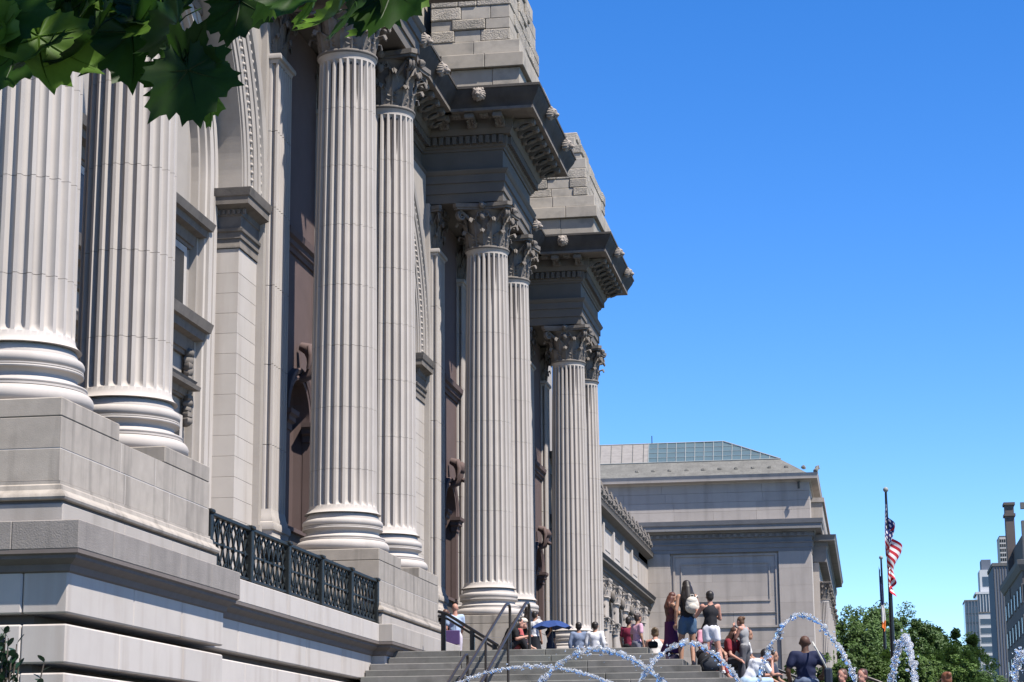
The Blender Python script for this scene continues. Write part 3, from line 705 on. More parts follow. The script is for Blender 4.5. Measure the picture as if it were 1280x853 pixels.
# ================================================================== WING with arcade
XWG = -12.85
wing = thing('museum_wing', 'lower museum wing with leafy roof cresting and arcaded wall beyond the last columns', 'building', (0, 0, 0))
ys = [86.4 + 4.22 * k for k in range(9)]          # bay lines
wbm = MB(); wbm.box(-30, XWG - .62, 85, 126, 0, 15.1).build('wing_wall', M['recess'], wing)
zt = 11.84
aw = MB(); LANDW = 3.0
for a, b in zip(ys[:-1], ys[1:]): wall_arch(aw, XWG, a, b, zt, (a + b) / 2, 1.12, 9.75, LANDW, XWG - .65, 16)
aw.build('arcade_wall', M['pav'], wing)
MB().box(XWG - .62, XWG - .02, ys[-1] - .05, 125.2, LANDW, 14.95).build('end_pier', M['pav'], wing)
for k, (a, b) in enumerate(zip(ys[:-1], ys[1:])):
    yc = (a + b) / 2
    arch_sweep([(0, XWG - .1), (0, XWG + .05), (.1, XWG + .05), (.12, XWG + .09), (.24, XWG + .09), (.24, XWG - .1)], yc, 1.12, 9.75, 9.75, 16, legs=False).build('arch_moulding', M['pav'], wing, smooth=30)
    w_ = MB().box(XWG - .60, XWG - .5, yc - 1.15, yc + 1.15, LANDW, 10.95).build('window', M['dglass'], wing)
    MB().box(XWG - .5, XWG - .45, yc - .04, yc + .04, LANDW, 10.7).box(XWG - .5, XWG - .45, yc - .98, yc + .98, 9.6, 9.75).box(XWG - .5, XWG - .45, yc - .98, yc + .98, 7.2, 7.3).build('window_bar', M['pav'], w_)
    for sd in (-1, 1):                                        # little impost capitals
        c = ob('capital', cap_pale, wing, (XWG + .12, yc + sd * 1.32, 9.15), scale=(.30, .30, .40))
        MB().lathe([(.15, LANDW), (.17, LANDW + .3), (.15, 9.15)], XWG + .12, yc + sd * 1.32, 14).build('shaft', M['pav'], wing, smooth=40)
    # carved spandrel and panel over the arch
    sp = MB()
    for j in range(9):
        an = PI * j / 8; sp.ball((XWG + .10, yc + 1.42 * math.cos(an), 9.75 + 1.42 * math.sin(an)), (.09, .13, .13), 6, 4, .5, j)
    sp.ball((XWG + .2, yc, 10.95), (.16, .18, .30), 8, 6, .4, k)
    stuff(sp.build('spandrel_carving', M['carve'], wing, smooth=60))
    # upper wall panels
    pn = MB().box(XWG - .6, XWG - .06, a, b, 12.6, 14.95).build('upper_wall', M['pale'], wing)
    fr = MB(); 
    for (y0, y1, z0, z1) in ((a + .42, b - .42, 13.12, 14.36),): 
        fr.box(XWG - .1, XWG - .03, y0 - .07, y0, z0 - .07, z1 + .07).box(XWG - .1, XWG - .03, y1, y1 + .07, z0 - .07, z1 + .07).box(XWG - .1, XWG - .03, y0, y1, z0 - .07, z0).box(XWG - .1, XWG - .03, y0, y1, z1, z1 + .07).box(XWG - .1, XWG - .035, y0 + .3, y1 - .3, z0 + .18, z0 + .25)
    fr.build('panel_moulding', M['pale'], pn)
    MB().box(XWG - .1, XWG + .10, a - .16, a + .16, 12.6, 14.5, .02).build('strip_pilaster', M['pale'], wing)
for y in ys:
    for d in (-.27, .27):                                     # paired half columns between the arches
        c = MB().lathe([(.18, LANDW), (.24, LANDW + .02), (.24, LANDW + .25), (.19, LANDW + .35), (.18, 7), (.16, 10.72)], XWG + .06, y + d, 18).build('half_column', M['pav'], wing, smooth=35)
        ob('capital', cap_pale, c, (XWG + .08, y + d, 10.72), scale=(.34, .34, .66))
wc = [(-.3, 11.70), (.10, 11.70), (.10, 11.84), (.13, 11.85), (.13, 11.98), (.19, 12.0), (.2, 12.04), (.12, 12.06), (.12, 12.22), (.2, 12.28), (.36, 12.33), (.38, 12.34), (.38, 12.47), (.43, 12.52), (.47, 12.61), (-.3, 12.64)]
MB().sweep(wc, [(XWG, 85), (XWG, 124.99)]).build('lower_cornice', M['shade'], wing, smooth=30)
uc = [(-.3, 14.42), (.02, 14.42), (.03, 14.50), (-.02, 14.52), (-.02, 14.86), (.05, 14.90), (.30, 14.98), (.34, 15.0), (.34, 15.12), (.40, 15.24), (-.3, 15.3)]
MB().sweep(uc, [(XWG, 85), (XWG, 124.99)]).build('upper_cornice', M['shade'], wing, smooth=30)
def palmette(h, wd):
    mb = MB()
    for k in range(5):
        a = math.radians(-62 + 31 * k); L = h * (1 - .12 * abs(k - 2)); pts = []; rr = []
        for j in range(6):
            t = j / 5; bend = a * (.5 + .7 * t); pts.append((.05 * math.sin(t * PI), wd * .55 * t * math.sin(bend) * 1.0, .12 + (L - .12) * t * math.cos(bend * .8))); rr.append(.035 + .07 * math.sin(PI * (.15 + .8 * t)))
        mb.tube(pts, rr, 6)
    mb.box(-.06, .06, -wd * .3, wd * .3, 0, .16)
    for s_ in (-1, 1): spiral(mb, (0, s_ * wd * .38, .16), (0, 1, 0), .12, 1.4, .04, .1)
    return mb.mesh('palmette', M['carve'], 50)
pa, pb = palmette(.85, 1.1), palmette(.55, .8)
y = 90
while y < 124: ob('palmette', pa, wing, (-12.50, y, 15.27)); ob('palmette', pb, wing, (-12.50, y + 1.0, 15.27)); y += 2.0
MB().box(-60, -12.9, 85, 126, 15.1, 15.28).build('wing_roof', M['slate'], wing)

# ================================================================== FAR PAVILION
YP = 125.0; XE = -3.1
pv = thing('museum_pavilion', 'far museum pavilion with hipped slate and glass roof and blank panelled side wall', 'building', (0, 0, 0))
MB().box(-60, XE - .02, YP + .35, 175, 0, 19.3).build('pavilion_core', M['mortar'], pv)
# coursed wall stones of the side wall (big ashlar), with recessed panel
r = random.Random(11)
def ashlar(x0, x1, z0, z1, yf, hh=.78, m='pav', a=1.6, b=2.8, parent=pv):
    z = z0; n = max(1, round((z1 - z0) / hh)); h = (z1 - z0) / n
    for c in range(n):
        x = x0
        for L in lens(x1 - x0, a, b, r): block(parent, x + .003, x + L - .003, yf, yf + .5, z + .003, z + h - .003, m, .006); x += L
        z += h
ashlar(-5.06, XE, 0, 15.2, YP, 1.0, 'pav', 1.6, 2.2); ashlar(-20, -11.5, 10.0, 15.2, YP, .9)
ashlar(-11.5, -5.06, 3.0, 15.2, YP + .16, .85)
fr = MB()
def frame(mb, x0, x1, z0, z1, t, yf, d):
    mb.box(x0, x1, yf - d, yf + .1, z1 - t, z1).box(x0, x1, yf - d, yf + .1, z0, z0 + t).box(x0, x0 + t, yf - d, yf + .1, z0 + t, z1 - t).box(x1 - t, x1, yf - d, yf + .1, z0 + t, z1 - t)
frame(fr, -11.35, -5.15, 10.75, 15.12, .12, YP + .16, .07); frame(fr, -10.9, -5.6, 12.3, 14.6, .07, YP + .16, .05)
fr.build('panel_moulding', M['pav'], pv)
MB().sweep([(-.3, 11.55), (.03, 11.55), (.06, 11.62), (-.3, 11.64)], [(-11.5, YP + .16), (-5.06, YP + .16)]).build('string_course', M['pav'], pv)
path = [(-20, YP), (XE, YP), (XE, 174)]
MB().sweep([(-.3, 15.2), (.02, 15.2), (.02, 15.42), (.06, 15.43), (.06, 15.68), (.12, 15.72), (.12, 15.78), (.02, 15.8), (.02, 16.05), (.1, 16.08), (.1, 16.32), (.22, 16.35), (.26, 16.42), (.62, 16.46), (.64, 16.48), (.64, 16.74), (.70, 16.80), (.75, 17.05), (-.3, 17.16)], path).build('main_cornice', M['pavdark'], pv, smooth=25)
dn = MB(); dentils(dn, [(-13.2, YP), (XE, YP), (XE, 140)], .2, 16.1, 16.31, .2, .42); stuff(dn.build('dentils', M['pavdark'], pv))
for c in range(4):
    z0 = 17.12 + c * .56; x = -20
    for L in lens(-x + XE, 2.2, 3.6, r): block(pv, x + .003, x + L - .003, YP, YP + .5, z0 + .003, z0 + .557, 'pav', .006); x += L
MB().box(XE - .5, XE, YP + .5, 174, 17.1, 19.36).build('attic_wall', M['pav'], pv)
MB().sweep([(-.3, 19.3), (.05, 19.32), (.1, 19.4), (.48, 19.45), (.5, 19.46), (.5, 19.62), (.56, 19.8), (-.2, 19.86)], path).build('top_cornice', M['pav'], pv, smooth=25)
def slab(mb, pts, th=.06):
    n = len(pts); a = Vector(pts[1]) - Vector(pts[0]); b = Vector(pts[2]) - Vector(pts[0]); nn = a.cross(b).normalized() * th
    mb.add([Vector(p) for p in pts] + [Vector(p) - nn for p in pts], [tuple(range(n)), tuple(reversed(range(n, 2 * n)))] + [(i, n + i, n + (i + 1) % n, (i + 1) % n) for i in range(n)]); return mb
# lower copper slope, then slate (left) and skylight (right) up to the ridge
def rp(x, z, k):     # move a measured point of the Y=125 plane back along the slope by factor k
    return (x * k, YP * k, 1.6 + (z - 1.6) * k)
slab(MB(), [rp(-20, 19.86, 1.001), rp(-3.2, 19.86, 1.001), rp(-4.75, 20.72, 1.018), rp(-20, 20.72, 1.018)]).build('lower_roof_slope', M['copper'], pv)
slab(MB(), [rp(-3.2, 19.86, 1.001), (-3.2, 172, 19.86), (-5.2, 170, 20.9), rp(-4.75, 20.72, 1.018)]).build('lower_roof_slope', M['copper'], pv)
slab(MB(), [rp(-20, 20.72, 1.018), rp(-12.72, 20.72, 1.018), rp(-12.62, 21.9, 1.055), rp(-20, 21.9, 1.055)]).build('slate_slope', M['slate'], pv)
gl = slab(MB(), [rp(-12.72, 20.70, 1.018), rp(-4.8, 20.72, 1.018), rp(-8.1, 21.86, 1.055), rp(-12.62, 21.9, 1.055)]).build('skylight', M['glass'], pv)
slab(MB(), [rp(-4.8, 20.72, 1.018), (-5.2, 170, 20.9), (-8.8, 160, 23.2), rp(-8.1, 21.86, 1.055)]).build('hip_slope', M['glass'], pv)
def rb(x0, t0, x1, t1, rr=.022):
    def q(x, t): k = 1.018 + .037 * t; z = 20.72 + 1.16 * t + .03; return rp(x, z, k)
    MB().tube([q(x0, t0), q(x1, t1)], rr, 5).build('glazing_bar', M['glaze'], gl)
for k in range(16):
    x = -12.7 + .56 * k
    tt = 1.0 if x < -8.1 else (x + 4.8) / -3.3
    if tt > .03: rb(x, 0, x + .05, min(1, tt))
for t in (.25, .5, .75): rb(-12.7, t, -4.8 - 3.3 * t, t, .018)
rb(-20, 1.0, -8.1, 1.0, .05); rb(-8.1, 1.0, -4.75, 0, .05); rb(-20, 0, -4.75, 0, .04)
sl2 = MB()
for k in range(11): x = -19.6 + .66 * k; sl2.tube([rp(x, 20.76, 1.018), rp(x + .06, 21.93, 1.055)], .02, 4)
stuff(sl2.build('standing_seam', M['copper'], pv))
MB().tube([rp(-12.45, 21.9, 1.055), rp(-12.45, 22.4, 1.055)], .03, 5).build('lightning_rod', M['blackmetal'], pv)
fin = MB()
for k in range(11): x = -13.4 + k * 1.0; fin.ball(rp(x, 20.2, 1.008), (.16, .12, .14), 6, 4, .5, k)
for k in range(5): fin.ball((XE + .42 + .03 * k, YP - .45 + .1 * k, 19.9 + .06 * k), .13, 6, 5, .6, k)
stuff(fin.build('roof_ornament', M['copper'], pv))
for d in ((-3.7, 19.0), ):
    MB().tube([(d[0], YP - .02, 19.3), (d[0] - .0, YP - .5, 19.2), (d[0], YP - .45, 18.85)], .08, 6).build('bracket_lamp', M['blackmetal'], pv)
# east portico of the pavilion
po = MB().box(XE - .05, -2.75, YP + 2.6, 160, 0, 14.75).build('portico_wall', M['pav'], pv)
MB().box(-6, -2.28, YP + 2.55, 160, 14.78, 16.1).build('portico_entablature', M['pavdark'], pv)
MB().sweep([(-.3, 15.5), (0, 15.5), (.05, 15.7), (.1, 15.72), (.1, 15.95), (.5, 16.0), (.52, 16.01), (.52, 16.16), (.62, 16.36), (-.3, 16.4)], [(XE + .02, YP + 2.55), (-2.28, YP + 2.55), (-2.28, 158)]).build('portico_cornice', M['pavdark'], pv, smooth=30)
MB().box(-6, -2.42, YP + 2.9, 156, 16.35, 18.45).box(-6, -2.30, YP + 2.8, 156.2, 18.45, 18.72).build('portico_attic', M['pav'], pv)
for yy in (YP + 3.4, YP + 8.6, YP + 13.8, YP + 19, YP + 24.2, YP + 29.4):
    c = column(-2.62, yy, 3.55, pv, .79)
    c.scale = (.60, .60, .79)
# arched window low in the side wall
ac = (-8.4, 8.2)
def arch_xz(mb, prof, xc, zc, r, n=24):
    k = len(prof); vs = [(xc + (r + dr) * math.cos(PI * i / n), y, zc + (r + dr) * math.sin(PI * i / n)) for i in range(n + 1) for dr, y in prof]
    fs = [(i * k + t, (i + 1) * k + t, (i + 1) * k + t + 1, i * k + t + 1) for i in range(n) for t in range(k - 1)]
    return mb.add(vs, fs)
yf = YP + .16
arch_xz(MB(), [(0, yf + .2), (0, yf - .12), (.18, yf - .12), (.2, yf - .05), (.42, yf - .05), (.42, yf - .16), (.62, yf - .2), (.62, yf + .1)], ac[0], ac[1], 1.25).build('window_arch', M['pavdark'], pv, smooth=30)
wq = MB(); vs = [(ac[0] + 1.25 * math.cos(PI * i / 20), yf - .02, ac[1] + 1.25 * math.sin(PI * i / 20)) for i in range(21)] + [(ac[0] - 1.25, yf - .02, 4), (ac[0] + 1.25, yf - .02, 4)]
wq.add(vs, [tuple(range(22)) + (22,)]); wq.build('window', M['dglass'], pv)

# ================================================================== FLAGPOLES
def flagpole(x, y, h, label, kind):
    t = thing('flagpole', label, 'flagpole', (x, y, 0), 'flagpoles on the plaza')
    MB().lathe([(.24, 0), (.24, .25), (.13, .4), (.12, 1.0), (.11, 1.05), (.085, h * .6), (.045, h), (.001, h)], n=14).build('pole', M['blackmetal'], t, smooth=40)
    MB().ball((0, 0, h + .09), .10, 14, 10).build('ball_finial', M['glaze'], t, smooth=60)
    return t
def flag_cloth(parent, top, hoist, L, kind, wid, seed):
    """flag hanging limp: gathered folds falling from the hoist"""
    r = random.Random(seed); nu, nv = 44, 40; vs = []; uvs = []
    for j in range(nv + 1):
        t = j / nv                                      # along hoist (0 top)
        for i in range(nu + 1):
            s_ = i / nu                                 # along fly
            drop = t * hoist * .93 + s_ * L * .80 * (1 - .16 * t)
            gather = .5 + .5 * math.sin(s_ * PI * 5 + t * 2.2 + seed)
            x = -.14 + wid * ((.12 + .88 * (s_ ** .8)) * (.25 + .75 * gather) * (1 - .12 * t)) * (.8 + .25 * math.sin(t * 5 + seed))
            y = -.16 + .09 * math.sin(s_ * PI * 7 + t * 3 + seed) + .05 * math.sin(t * 9)
            vs.append((x, y, top - drop)); uvs.append((s_, t))
    fs = [(j * (nu + 1) + i, j * (nu + 1) + i + 1, (j + 1) * (nu + 1) + i + 1, (j + 1) * (nu + 1) + i) for j in range(nv) for i in range(nu)]
    me = bpy.data.meshes.new('flag'); me.from_pydata(vs, [], fs); uv = me.uv_layers.new(name='UVMap')
    for p in me.polygons:
        for li in p.loop_indices: uv.data[li].uv = uvs[me.loops[li].vertex_index]
    m = bpy.data.materials.new('flag_cloth_' + kind); m.use_nodes = True; nt_ = m.node_tree; N = nt_.nodes; Lk = nt_.links; b = N['Principled BSDF']; b.inputs['Roughness'].default_value = .8
    tc = N.new('ShaderNodeUVMap'); sx = N.new('ShaderNodeSeparateXYZ'); Lk.new(tc.outputs[0], sx.inputs[0])
    def mth(op, a, b_=None):
        n = N.new('ShaderNodeMath'); n.operation = op
        for k, q in enumerate((a, b_)):
            if q is None: continue
            if isinstance(q, (int, float)): n.inputs[k].default_value = q
            else: Lk.new(q, n.inputs[k])
        return n.outputs[0]
    def mixc(f, a, b_):
        n = N.new('ShaderNodeMix'); n.data_type = 'RGBA'; Lk.new(f, n.inputs[0])
        for k, q in ((6, a), (7, b_)):
            if isinstance(q, tuple): n.inputs[k].default_value = (*q, 1)
            else: Lk.new(q, n.inputs[k])
        return n.outputs[2]
    U, V = sx.outputs[0], sx.outputs[1]
    if kind == 'stripes':
        st = mth('MODULO', mth('FLOOR', mth('MULTIPLY', V, 13)), 2); col = mixc(st, (.45, .015, .03), (.75, .73, .72))
        inc = mth('MULTIPLY', mth('LESS_THAN', U, .42), mth('LESS_THAN', V, 7 / 13))
        fu = mth('SUBTRACT', mth('FRACT', mth('MULTIPLY', U, 6 / .42)), .5); fv = mth('SUBTRACT', mth('FRACT', mth('MULTIPLY', V, 5 * 13 / 7)), .5)
        star = mth('LESS_THAN', mth('ADD', mth('MULTIPLY', fu, fu), mth('MULTIPLY', fv, fv)), .07)
        col = mixc(inc, col, mixc(star, (.015, .03, .14), (.75, .73, .72)))
    else:
        W2 = mth('ADD', mth('MULTIPLY', U, .35), mth('MULTIPLY', V, .65)); col = mixc(mth('GREATER_THAN', W2, .62), (.012, .025, .10), mixc(mth('GREATER_THAN', W2, .84), (.70, .68, .66), (.75, .18, .03)))
    Lk.new(col, b.inputs['Base Color']); tr = N.new('ShaderNodeBsdfTranslucent'); Lk.new(col, tr.inputs[0]); ms = N.new('ShaderNodeMixShader'); ms.inputs[0].default_value = .25
    Lk.new(b.outputs[0], ms.inputs[1]); Lk.new(tr.outputs[0], ms.inputs[2]); Lk.new(ms.outputs[0], N['Material Output'].inputs[0])
    me.materials.append(m); me.shade_smooth(); return ob('flag', me, parent)
p = at(1107.5, 612, y=79); t = flagpole(p.x, 79, p.z - .1, 'tall dark flagpole with limp red, white and blue starred flag', 'stripes'); t.location.x = at(1111, 700, y=79).x
flag_cloth(t, p.z - .45, 2.0, 2.55, 'stripes', .72, 1.3)
p = at(1101.5, 697, y=104); t = flagpole(p.x, 104, p.z - .1, 'shorter dark flagpole behind, with limp navy, white and orange flag', 'city'); t.location.x = at(1104, 760, y=104).x
flag_cloth(t, p.z - .4, 2.6, 1.2, 'city', .26, 4.0)

# ================================================================== TREES
def tree_mesh(name, m, rad, hgt, n, leaf, seed, lobes=9):
    r = random.Random(seed); mb = MB(); cl = []
    for k in range(lobes):
        a = r.uniform(0, 2 * PI); q = r.uniform(.15, .75); cl.append((Vector((math.cos(a) * rad * q, math.sin(a) * rad * q, r.uniform(-.75, .75) * hgt)), r.uniform(.28, .5) * rad))
    cl.append((Vector((0, 0, hgt * .4)), rad * .6))
    sub = []
    for c, rr in cl:
        for k in range(16):
            d = Vector((r.gauss(0, 1), r.gauss(0, 1), r.gauss(0, .8))).normalized(); sub.append((c + d * rr * r.uniform(.75, 1.05), rr * r.uniform(.16, .34)))
    for k in range(n):
        c, rr = sub[r.randrange(len(sub))]; d = Vector((r.gauss(0, 1), r.gauss(0, 1), r.gauss(0, 1))).normalized() * (rr * r.random() ** .4); p = c + d
        u = Vector((r.gauss(0, 1), r.gauss(0, 1), r.gauss(0, .6))).normalized(); v = u.orthogonal().normalized(); s_ = leaf * r.uniform(.6, 1.4)
        mb.v += [tuple(p - u * s_), tuple(p + v * s_ * .5), tuple(p + u * s_), tuple(p - v * s_ * .5)]; o = len(mb.v) - 4; mb.f.append((o, o + 1, o + 2, o + 3))
    return mb.mesh(name, m)
crowns = [tree_mesh('crown', M['foliage'], 4.6, 3.6, 34000, .125, s) for s in (1, 2, 3)]
smallc = [tree_mesh('crown', M['foliage2'], 1.5, 1.0, 6500, .085, s, 6) for s in (5, 6)]
def trunk(h, r0, seed):
    r = random.Random(seed); mb = MB(); mb.tube([(0, 0, 0), (.05, 0, h * .3), (-.05, .05, h * .65), (0, 0, h)], [r0, r0 * .8, r0 * .65, r0 * .3], 8)
    for k in range(7):
        a = r.uniform(0, 2 * PI); z = h * r.uniform(.4, .85); L = h * r.uniform(.25, .45)
        mb.tube([(0, 0, z), (math.cos(a) * L * .5, math.sin(a) * L * .5, z + L * .35), (math.cos(a) * L, math.sin(a) * L, z + L * .6)], [r0 * .4, r0 * .25, r0 * .08], 6)
    return mb.mesh('trunk', M['bark'])
tr_me = trunk(10, .32, 1); ts_me = trunk(3.6, .09, 2)
TR = [(1080, 818, 152, .85, 'tallest dark green tree, right beside the far pavilion corner'), (1112, 826, 164, .95, 'dark green tree between the pavilion tree and the flagpoles'),
      (1145, 838, 158, .86, 'green tree with rounded crown just right of the taller flagpole'), (1176, 842, 170, .92, 'dense green tree midway between the flagpoles and the white tower'),
      (1203, 856, 176, .86, 'green tree whose crown slopes down towards the white tower'), (1222, 884, 185, .85, 'lowest and rightmost dark tree under the white tower'),
      (1082, 858, 134, .68, 'green tree low behind the flagpoles, in front of taller crowns'), (1122, 866, 132, .70, 'bushy tree low behind the fountain jet right of the flagpoles'),
      (1175, 876, 140, .8, 'wide bushy tree in front, low at the lower right')]
for i, (u, v, yy, s_, lab) in enumerate(TR):
    c = at(u, v, y=yy); t = thing('broadleaf_tree', lab, 'tree', (c.x, yy, 0), 'trees beyond the museum', rz=i * 1.3)
    ob('crown', crowns[i % 3], t, (0, 0, c.z), scale=(s_, s_, s_)); q = c.z / 10; ob('trunk', tr_me, t, (0, 0, 0), scale=(1, 1, max(.5, q)))
SM = [(1052, 856, 92, 'bright green bush right behind the bald man, left of the flagpoles'), (1080, 852, 95, 'bright green bush under the foot of the tallest fountain arc'), (1108, 850, 97, 'bright leafy bush at the foot of the two flagpoles'),
      (1145, 852, 96, 'bright leafy bush inside the narrow fountain arc'), (1178, 856, 98, 'bright leafy bush right of the narrow fountain arc'), (980, 868, 90, 'small bright bush behind the black stair handrail')]
for i, (u, v, yy, lab) in enumerate(SM):
    c = at(u, v, y=yy); t = thing('young_tree', lab, 'bush', (c.x, yy, 0), 'bright bushes along the plaza', rz=i * 2.1)
    ob('crown', smallc[i % 2], t, (0, 0, c.z)); ob('trunk', ts_me, t, scale=(1, 1, c.z / 3.6))

# ================================================================== FIFTH AVENUE BUILDINGS
def bmat(n, c, **k): M[n] = mat(n, c, **k)
bmat('brown_brick', (.13, .11, .10), var=.08, scale=.3); bmat('white_brick', (.62, .63, .64), var=.05); bmat('blue_grey_wall', (.15, .175, .22), var=.06, scale=.1)
bmat('grey_trim', (.15, .145, .14)); bmat('bluish_glass', (.05, .08, .12), rough=.15, var=.3, scale=.2, spec=.6); bmat('cream_grid', (.55, .52, .50))
def tower(name, label, y, u0, u1, vtop, m, rows, cols, depth, ww, wh, face_w=None, pane='dglass', sill=True, z0=0):
    a, b = at(u0, vtop, y=y), at(u1, vtop, y=y); h = a.z
    t = thing(name, label, 'building', (a.x, y, 0)); W = b.x - a.x
    MB().box(0, W, 0, depth, 0, h).build('wall', M[m], t)
    MB().box(-.15, W + .15, -.15, depth, h, h + .5).build('parapet', M['grey_trim'], t)
    for i in range(rows):
        z = h - 3.0 - i * 3.3
        if z < 3: break
        for j in range(cols):
            x = W * (j + .5) / cols
            wf = MB().box(x - ww / 2 - .12, x + ww / 2 + .12, -.08, .1, z - wh / 2 - .12, z + wh / 2 + .12).build('window', M['grey_trim'] if m != 'white_brick' else M[m], t)
            MB().box(x - ww / 2, x + ww / 2, -.10, -.02, z - wh / 2, z + wh / 2).build('pane', M[pane], wf)
    return t, W, h
def westwin(t, h, rows, cols, depth, ww=1.3, wh=1.8, pane='dglass', m='grey_trim'):
    for i in range(rows):
        z = h - 3.0 - i * 3.3
        if z < 3: break
        for j in range(cols):
            y = depth * (j + .5) / cols
            wf = MB().box(-.08, .1, y - ww / 2 - .15, y + ww / 2 + .15, z - wh / 2 - .15, z + wh / 2 + .15).build('window', M[m], t)
            MB().box(-.10, -.02, y - ww / 2, y + ww / 2, z - wh / 2, z + wh / 2).build('pane', M[pane], wf)
t, W, h = tower('apartment_tower', 'tall dark brown apartment tower with chimney stack at the right edge', 230, 1277, 1330, 706, 'brown_brick', 9, 3, 31, 1.5, 1.8)
westwin(t, h, 9, 6, 31, 1.1, 1.7, m='brown_brick')
MB().sweep([(-.2, h - .8), (.15, h - .6), (.45, h), (.5, h + .5), (-.2, h + .6)], [(0, 31), (0, 0), (W, 0)]).build('cornice', M['grey_trim'], t)
s0 = at(1266, 670, y=236); pz = at(1258, 640, y=250); cxx = at(1256.5, 640, y=250).x - t.location.x
MB().box(.6, W, 6, 28, h, s0.z).build('penthouse', M['brown_brick'], t)
MB().box(cxx, cxx + 1.0, 20, 22, h - 4, pz.z + .8).box(cxx - .15, cxx + 1.15, 19.8, 22.2, pz.z - .5, pz.z - .2).box(cxx - .15, cxx + 1.15, 19.8, 22.2, pz.z + .8, pz.z + 1.1).build('chimney_stack', M['brown_brick'], t)
MB().box(.4, 8, 2, 3, h + .4, h + 5).box(.4, 8, 2.2, 2.8, h + 6.3, h + 7.0).build('terrace_pergola', M['grey_trim'], t)
t, W, h = tower('grey_blue_tower', 'tall plain grey-blue building between the white and the brown ones', 340, 1241, 1272, 708, 'blue_grey_wall', 0, 0, 14, 1.4, 1.8)  # south wall painted blue-grey with the tone of a shaded west face
for k in range(9): MB().box(k * W / 9 + .1, k * W / 9 + .22, -.08, 0, 0, h).build('wall_joint', M['grey_trim'], t)
for k in range(8): MB().box(W * .62, W * .72, -.06, .02, h - 4 - 5 * k, h - 2.6 - 5 * k).build('window', M['dglass'], t)
t, W, h = tower('white_brick_building', 'white brick apartment building with one column of wide dark windows', 780, 1221, 1243, 767, 'white_brick', 12, 1, 20, 4.0, 2.0, pane='bluish_glass')
MB().box(.3, W - .3, .4, 18, h + .5, h + 7.0).build('glass_penthouse', M['bluish_glass'], t); MB().box(-.1, W + .1, .1, 19, h + 7.0, h + 7.8).build('roof_slab', M['white_brick'], t)
for k in range(6): MB().box(.3 + k * W / 6, .55 + k * W / 6, .2, .45, h + .5, h + 7.0).build('mullion', M['white_brick'], t)
MB().box(W * .30, W * .98, 3, 16, h + 7.8, h + 16).build('upper_block', M['white_brick'], t); MB().box(W * .45, W * .80, 2.9, 3.1, h + 10, h + 13.5).build('window', M['bluish_glass'], t); MB().box(W * .45, W, 5.5, 15, h + 16, h + 20).build('upper_block', M['blue_grey_wall'], t)
t, W, h = tower('dark_glass_tower', 'narrow dark glass tower left of the white brick building', 760, 1206, 1222, 752, 'bluish_glass', 12, 4, 16, .9, 2.4, pane='bluish_glass')
for k in range(5): MB().box(k * W / 4 - .15, k * W / 4 + .15, -.2, 0, 0, h).build('mullion', M['blue_grey_wall'], t)
t, W, h = tower('distant_tower', 'distant pale tower with fine window grid seen beside the chimney stack', 1500, 1249, 1262, 671, 'cream_grid', 22, 5, 30, .9, 2.0)

# ================================================================== PEOPLE
def capsules(items, name, m, parent, voxel=.014, smooth=2):
    """items: (p0, r0, p1, r1) tapered limbs or (c, (rx, ry, rz)) masses -> ONE continuous skin"""
    mb = MB()
    for it in items:
        if len(it) == 2: mb.ball(it[0], it[1], 14, 10)
        else:
            p0, r0, p1, r1 = it; p0 = Vector(p0); p1 = Vector(p1); n = 5
            mb.tube([p0.lerp(p1, k / n) for k in range(n + 1)], [r0 + (r1 - r0) * k / n for k in range(n + 1)], 12); mb.ball(p0, r0 * 1.0, 10, 7); mb.ball(p1, r1 * 1.0, 10, 7)
    me = recalc(mb.mesh('tmp', None)); o = bpy.data.objects.new('tmp', me); COL.objects.link(o)
    rm = o.modifiers.new('r', 'REMESH'); rm.mode = 'VOXEL'; rm.voxel_size = voxel; rm.use_smooth_shade = True
    sm = o.modifiers.new('s', 'SMOOTH'); sm.factor = .5; sm.iterations = smooth
    dg = bpy.context.evaluated_depsgraph_get(); m2 = bpy.data.meshes.new_from_object(o.evaluated_get(dg))
    bpy.data.objects.remove(o); bpy.data.meshes.remove(me)
    if name in ('shirt', 'trousers', 'shorts'):
        amp, fr = (.010, 13) if name != 'hair' else (.006, 30); sd = V((R.random() * 9, R.random() * 9, 0))
        for v_ in m2.vertices:
            c = v_.co; q = noise.noise(V((c.x * fr, c.y * fr, c.z * fr * (.45 if name != 'hair' else .2))) + sd) ; v_.co = c + v_.normal * (amp * q)
    m2.name = name; m2.materials.clear(); m2.materials.append(m)
    return ob(name, m2, parent)
V = Vector
SK = {'l': (.55, .33, .24), 'm': (.40, .22, .145), 'd': (.10, .052, .035), 'r': (.50, .26, .19)}
